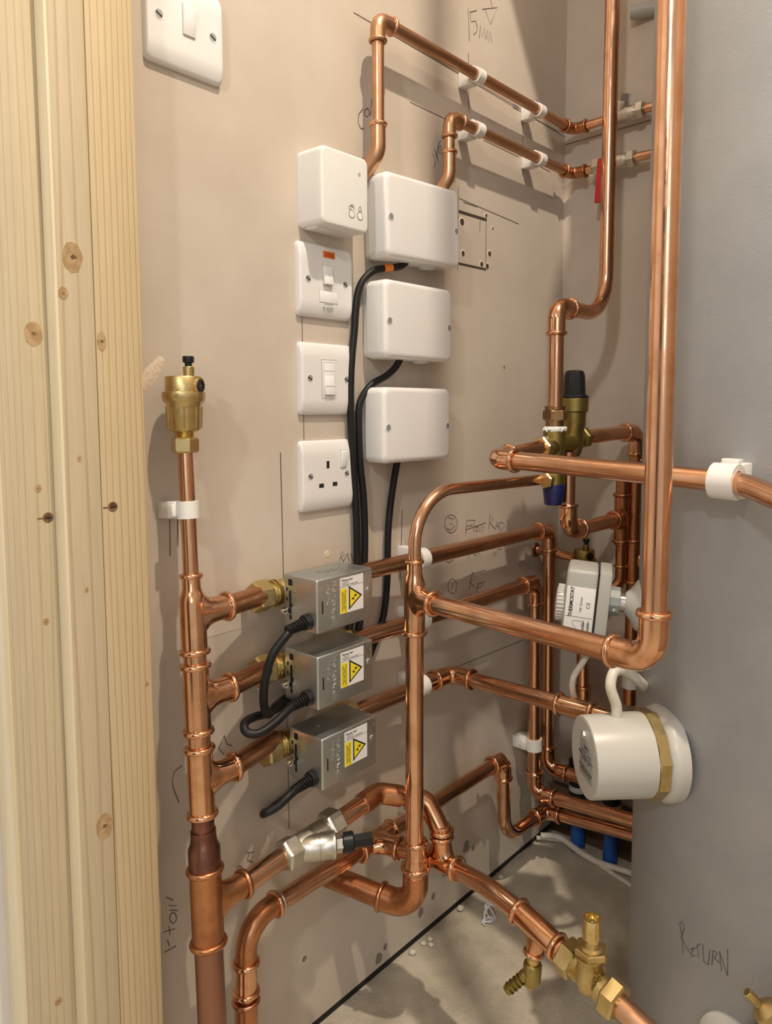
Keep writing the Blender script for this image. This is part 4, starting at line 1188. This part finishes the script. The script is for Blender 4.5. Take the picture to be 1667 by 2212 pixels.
t = thing('drain_pipe_run', 'copper relief pipe below the brass valve, stepping across to uprights by the cylinder', 'pipework', (952, -156, 620))
DP = Vec((955, -155, 0))
pipe(t, [DP + PZ * 736, DP + PZ * 640], 22)
VL = Vec((1150, -150, 0))
DC = DP + PZ * 620 + Vec((2, -1, 0))
elbow(t, DP + PZ * 700, DC, VL + PZ * 617, 22, L=40, R=26)
pipe(t, [DC + nrm(VL + PZ * 617 - DC) * 36, VL + PZ * 617 - nrm(VL + PZ * 617 - DC) * 30], 22)
tee(t, VL + PZ * 617, PZ, DC - VL - PZ * 617, 22, half=40, lbr=36, material='copper_dull')
pipe(t, [VL + PZ * 655, VL + PZ * 690, (1168, -172, 712)], 22, bend=18, material='copper_dull', name='bent_pipe')
pipe(t, [VL + PZ * 580, VL + PZ * 540], 15, material='copper_dull')
coupling(t, VL + PZ * 535, VL + PZ * 575, 15, 'copper_dull')
MB().tube(fillet([VL + PZ * 545, VL + PZ * 508, (1112, -120, 470)], 22, 8), 9, 20).build('elbow', 'copper_dull', t, ang=60)

t = thing('outlet_pipe_run', 'copper pipe leaving the black capped side of the brass valve and dropping behind', 'pipework', (1165, -166, 300))
VO = Vec((1163, -166, 0))
pipe(t, [PB + PZ * 755 + PX * 30, VO + PZ * 761 - PX * 20], 22)
elbow(t, PB + PZ * 755, VO + PZ * 761, VO + PZ * 400, 22)
pipe(t, [VO + PZ * 745, VO + PZ * 300], 22, material='copper_dull')
tee(t, VO + PZ * 545, PZ, nrm((.2, -1, .15)), 22, 15, half=36, lbr=30, material='copper_dull')
clip('white pipe clip on the upright pipe just beside the grey cylinder', VO + PZ * 344, PZ, PX, 22, 43.5, 30)

# ---------------------------------------------------------------- things in the back corner
air_vent('olive brass air vent behind the grey thermostat', (1150, -83, 482), (-.55, -.83, 0), 1.0, True)
t = thing('copper_pipe_drop', 'upright copper pipe with an elbow behind the white heater cap', 'pipework', (1150, -86, 280))
pipe(t, [(1150, -83, 490), (1150, -86, 285)], 22)
elbow(t, (1150, -86, 480), (1150, -87, 276), (1152, -220, 262), 22)
pipe(t, [(1150, -110, 274), (1152, -240, 260)], 22)
t = thing('pipe_through_wall', 'thin tarnished copper pipe coming out of the left wall near the corner', 'pipe', (1135, 0, 545))
pipe(t, [(1128, -1, 548), (1140, -30, 545), (1175, -84, 530)], 15, bend=20, material='copper_dull')
MB().lathe([(0, 13), (3, 12), (4, 8.5)], (1128, 0, 548), (0, -1, 0), 16).build('collar', 'copper_burnt', t)

def water_pipe(label, x, y, zt):
    t = thing('plastic_water_pipe', label, 'pipe', (x, y, 0))
    MB().cyl((x, y, 0.3), (x, y, zt), 12.5, 24).build('pipe', 'blue', t)
    MB().lathe([(zt - 6, 13), (zt - 4, 17), (zt + 24, 17), (zt + 26, 15), (zt + 30, 15), (zt + 32, 18), (zt + 58, 18), (zt + 62, 12)], (x, y, 0), PZ, 16).build('fitting', 'black_pl', t, ang=30)
    MB().cyl((x, y, zt + 4), (x, y, zt + 14), 17.4, 24).build('fitting_band', 'heater_white', t)
    MB().cyl((x, y, zt + 58), (x, y, zt + 96), 11, 20).build('adaptor', 'brass_dark', t)
    return t
water_pipe('blue plastic water pipe rising in the back corner, left of two', 1168, -72, 110)
water_pipe('blue plastic water pipe beside the base of the grey cylinder', 1166, -136, 100)

# white flex on the floor
def floor_flex(label, pts, r):
    t = thing('white_flex', label, 'cable', pts[0], 'white flexes on the floor')
    MB().tube(spline(pts, 8), r, 12).build('flex', 'cream', t, ang=60)
floor_flex('thin white flex lying across the floor in front of the cylinder', [(1140, -3, 8), (1158, -24, 6), (1172, -60, 4.5), (1152, -112, 4), (1140, -150, 4), (1128, -195, 4), (1110, -235, 4)], 3.8)
floor_flex('thicker white flex on the floor beside the blue pipes', [(1140, -12, 16), (1160, -40, 14), (1150, -90, 9), (1148, -130, 7), (1150, -170, 10), (1146, -230, 16), (1136, -262, 22)], 5.6)

# crumbs and scraps by the wall
def crumb(label, x, y, r, name='plaster_crumb'):
    bm = bmesh.new()
    bmesh.ops.create_icosphere(bm, subdivisions=2, radius=r)
    for v in bm.verts:
        v.co *= random.uniform(.78, 1.15)
        v.co.z *= .7
        v.co.z = max(v.co.z, -r * .55)
    o = MB().bm(bm, Mat.Translation(Vec((x, y, r * .55)))).build(name, 'crumb', ang=70)
    tag(o, label, 'debris', 'crumbs on the floor')
for lab, x, y, r in (('small plaster crumb lying by the gap under the wall', 803, -12, 4.5), ('round plaster crumb beside a second one on the floor', 808, -22, 5), ('pale crumb in a small cluster at the wall foot', 816, -14, 4.5),
                     ('tall pale crumb against the wall foot below the riser', 900, -8, 6), ('grey pebble at the black gap under the wall', 778, -12, 5.5), ('crumb of plaster near the wall where the return pipe leaves', 1010, -12, 4.5)):
    crumb(lab, x, y, r)
t = thing('string_scrap', 'frayed tuft of white string on the concrete near the wall', 'string', (905, -55, 0))
for k in range(5):
    a0 = random.uniform(0, 6)
    pts = [Vec((902 + 10 * math.sin(a0 + q * 1.1) + 2 * q, -58 + 6 * math.cos(a0 + q * 1.3), 1.2 + 4 * abs(math.sin(q * .7 + k)) + (q * 3.5 if q > 4 else 0))) for q in range(8)]
    MB().tube(spline(pts, 4), 1.0, 6).build('strand', 'ptfe', t, ang=70)

# ---------------------------------------------------------------- thermostat on the cylinder
TB = 116
tn = nrm(cyl_n(TB) + Vec((0, 0, .085)))
t0 = on_cyl(TB, 552)
t = thing('cylinder_thermostat', 'grey boxed thermostat with a ribbed dial on the side of the cylinder', 'thermostat', t0)
MB().lathe([(-5, 33), (1, 33), (4, 30), (10, 20), (16, 14), (17, 12.5)], t0, tn, 40).build('flange', 'heater_white', t, ang=40)
MB().cyl(t0 + tn * 14, t0 + tn * 30, 12, 28).build('pocket', 'chrome', t)
MB().lathe([(23, 17), (24, 19), (36, 19), (37, 17)], t0, tn, 12).build('clamp_collar', 'grey_dark', t, ang=25)
side = nrm(tn.cross(PZ))                       # along the cylinder, away from the camera or towards it
if side.x < 0: side = -side
upl = nrm(side.cross(tn))
if upl.z < 0: upl = -upl
tm = Mat((side, upl, tn)).transposed().to_4x4()
tm.translation = t0
# local x: away from camera, y: up, z: out along the axis
MB().box(tm, (-27, -68, 36), (40, 40, 51), 2, 2).build('base', 'grey_plastic', t)
MB().box(tm, (-26.5, -67.5, 52), (39.5, 39.5, 91), 5, 3).build('cover', 'grey_plastic', t, ang=45)
MB().box(tm, (-25, -66, 50), (38, 38, 53)).build('seam', 'void', t)
dl = MB()
dl.lathe([(90, 22), (92, 23), (100, 22), (102, 19)], tm @ Vec((3, -12, 0)), tn, 40)
for k in range(30):
    a = 2 * math.pi * k / 30
    q = tm @ Vec((3 + 22.6 * math.cos(a), -12 + 22.6 * math.sin(a), 0))
    dl.cyl(q + tn * 91, q + tn * 100.5, 1.2, 6)
dl.build('dial', 'heater_white', t, ang=40)
sc_ = tm @ Vec((-19, -6, 30))
MB().lathe([(0, 2.2), (1.2, 2.0), (1.4, 0)], sc_ - side * 0 + Vec((0, 0, 0)), -side, 12).build('clamp_screw', 'chrome', t)
# printed label on the side facing the door; sideways print reads upwards
lx = -26.8
def th_m(y, z):                                 # label plane: text right -> up the box, text up -> out along the axis
    mm = Mat((upl, tn, -side)).transposed().to_4x4()
    mm = Mat((upl, -tn * -1, side * -1)).transposed().to_4x4()
    mm.translation = tm @ Vec((lx - .2, y - 6, z - 6))
    return mm
st = MB().box(tm, (lx, -56, 54), (lx + .6, 18, 89), .1).build('label', 'paper', t)
MB().box(tm, (lx - .12, -20.5, 55), (lx + .1, -20, 88)).build('rule', 'ink', st)
lettering('label_text', 'THERMOSTAT', 6.4, th_m(4.5, 88), 'ink', st, depth=.05, bold=.12, space=.92)
lettering('label_text', 'T80 1K/min', 4.2, th_m(2, 76), 'ink_grey', st, depth=.05)
lettering('label_text', 'CE', 6.4, th_m(2, 67), 'ink', st, depth=.05, space=1.2)
lettering('label_text', 'C-1  10(2,5)A/250V~', 4.0, th_m(-32, 71), 'ink', st, depth=.05, bold=.08, space=.9)
lettering('label_text', 'C-2   6(2,5)A/250V~', 4.0, th_m(-32, 65), 'ink', st, depth=.05, bold=.08, space=.9)
db = MB()
for s in ([(-44, 84), (-40, 84), (-38, 80), (-28, 80), (-24, 84), (-19, 84), (-19, 72)], [(-46, 76), (-40, 76), (-40, 82)], [(-34, 92), (-34, 84), (-30, 84)], [(-24, 74), (-24, 70), (-21, 70)], [(-47, 88), (-40, 88)]):
    ribbon(db, [tm @ Vec((lx - .15, a - 6, q - 6)) for a, q in s], .55, side)
db.build('circuit_diagram', 'ink_grey', st)

# ---------------------------------------------------------------- immersion heater on the cylinder
HB = 145
hn = cyl_n(136.5)
h0 = on_cyl(HB, 410, 2)
t = thing('immersion_heater', 'white capped immersion heater sticking out of the grey cylinder', 'heater', h0)
MB().lathe([(-9, 52), (1, 53), (6, 52), (10, 49), (12, 44)], h0, hn, 48).build('flange', 'heater_white', t, ang=40)
MB().lathe([(11, 40), (12, 50), (23, 50), (24, 47)], h0, hn, 10, turn=.2).build('brass_nut', 'brass', t, ang=20)
MB().lathe([(24, 46.5), (89, 45.0), (91, 44.6), (91.7, 43.6), (91.9, 41), (91.9, 0)], h0, hn, 56).build('cap', 'heater_white', t, ang=40)
hx = nrm(PZ.cross(hn))
if hx.dot(rgt) < 0: hx = -hx
hm = Mat((hx, PZ, hx.cross(PZ))).transposed().to_4x4()
if (hx.cross(PZ)).dot(hn) < 0:
    hx = -hx
    hm = Mat((hx, PZ, hn)).transposed().to_4x4()
hm.translation = h0 + hn * 92
MB().lathe([(0, 5.4), (3.5, 5.2), (3.6, 3), (4.4, 2.6), (4.5, 0)], hm @ Vec((4, 27, 0)), hn, 6, turn=.3).build('cap_nut', 'chrome', t, ang=25)
st = MB().box(hm, (-13, -22, -.1), (28, 19, .4), .1).build('label', 'silver', t)
hm2 = hm.copy(); hm2.translation = h0 + hn * 92.5
def hl(x, y):
    return hm2 @ Mat.Translation(Vec((x + 7, y + 2, 0)))
lettering('label_text', 'SH011', 6.2, hl(2, 11), 'ink', st, depth=.05, bold=.15)
lettering('label_text', 'DO NOT COVER', 4.0, hl(1, 5.2), 'ink', st, depth=.05)
lettering('label_text', 'IMMERSION HEATER 11" INCOLOY\n230V 50HZ ~ 3 kW', 2.9, hl(0, -1.5), 'ink', st, depth=.05, bold=.06, line=1.3)
lettering('label_text', 'DISCONNECT SUPPLY BEFORE\nREMOVING THIS COVER', 2.9, hl(0, -15), 'ink', st, depth=.05, bold=.06, line=1.2)
fl = MB().tube(spline([h0 + hn * 55 + PZ * 40, h0 + hn * 56 + PZ * 58, h0 + hn * 62 + PZ * 78 + Vec((4, 3, 0)), h0 + hn * 56 + PZ * 92 + Vec((12, 8, 0)), h0 + hn * 42 + PZ * 86 + Vec((24, 12, 0)), h0 + hn * 26 + PZ * 66 + Vec((40, 18, 0)), h0 + hn * 16 + PZ * 52 + Vec((56, 30, 0))], 8), 6.0, 16)
fl.build('heat_flex', 'cream', t, ang=60)
t = thing('thermostat_flex', 'white flex drooping from under the thermostat to behind the heater cap', 'cable', (860, -230, 440))
TF = [tm @ Vec((6, -67, 50)), tm @ Vec((0, -86, 60)), tm @ Vec((0, -112, 70)), tm @ Vec((4, -140, 64)), tm @ Vec((12, -166, 44)), tm @ Vec((24, -178, 22)), tm @ Vec((40, -178, 8))]
MB().tube(spline(TF, 8), 4.2, 14).build('flex', 'cream', t, ang=60)

# ---------------------------------------------------------------- lower right: coil valve at the cylinder
wd = on_cyl(172, 134)
t = thing('coil_valve', 'brass valve marked 50 at the lower right of the grey cylinder', 'valve', wd)
MB().lathe([(-3, 33), (3, 33), (6, 29), (8, 18)], wd, cyl_n(171), 36).build('wall_flange', 'heater_white', t)
wn = cyl_n(171)
V0 = wd + wn * 20 + Vec((0, -48, 10)) * 1.0
V0 = Vec((728, -512, 214))
ax = nrm((.36, -.62, -.70))
MB().lathe([(-34, 0), (-34, 4.2), (-24, 4.2), (-22, 8), (-18, 12.5), (-6, 14.5), (16, 15), (22, 13), (40, 12)], V0, ax, 28).build('valve_body', 'brass', t, ang=35)
MB().hexnut(V0 - ax * 40, ax, 8, 10).build('square_key', 'brass_bright', t, ang=20)
MB().tube([V0 + ax * 6, V0 + ax * 14 + Vec((16, 10, -18)), wd + wn * 2], 11, 20).build('inlet', 'brass', t)
MB().hexnut(V0 + ax * 36, ax, 29, 20).build('compression_nut', 'brass', t, ang=20)
pipe(t, [V0 + ax * 48, V0 + ax * 262], 22, name='coil_pipe')
lettering('cast_number', '50', 13, frame(V0 + Vec((-.8, -.5, .35)) * 14.6, (-.8, -.5, .35), ax), 'brass_bright', t, depth=.9)
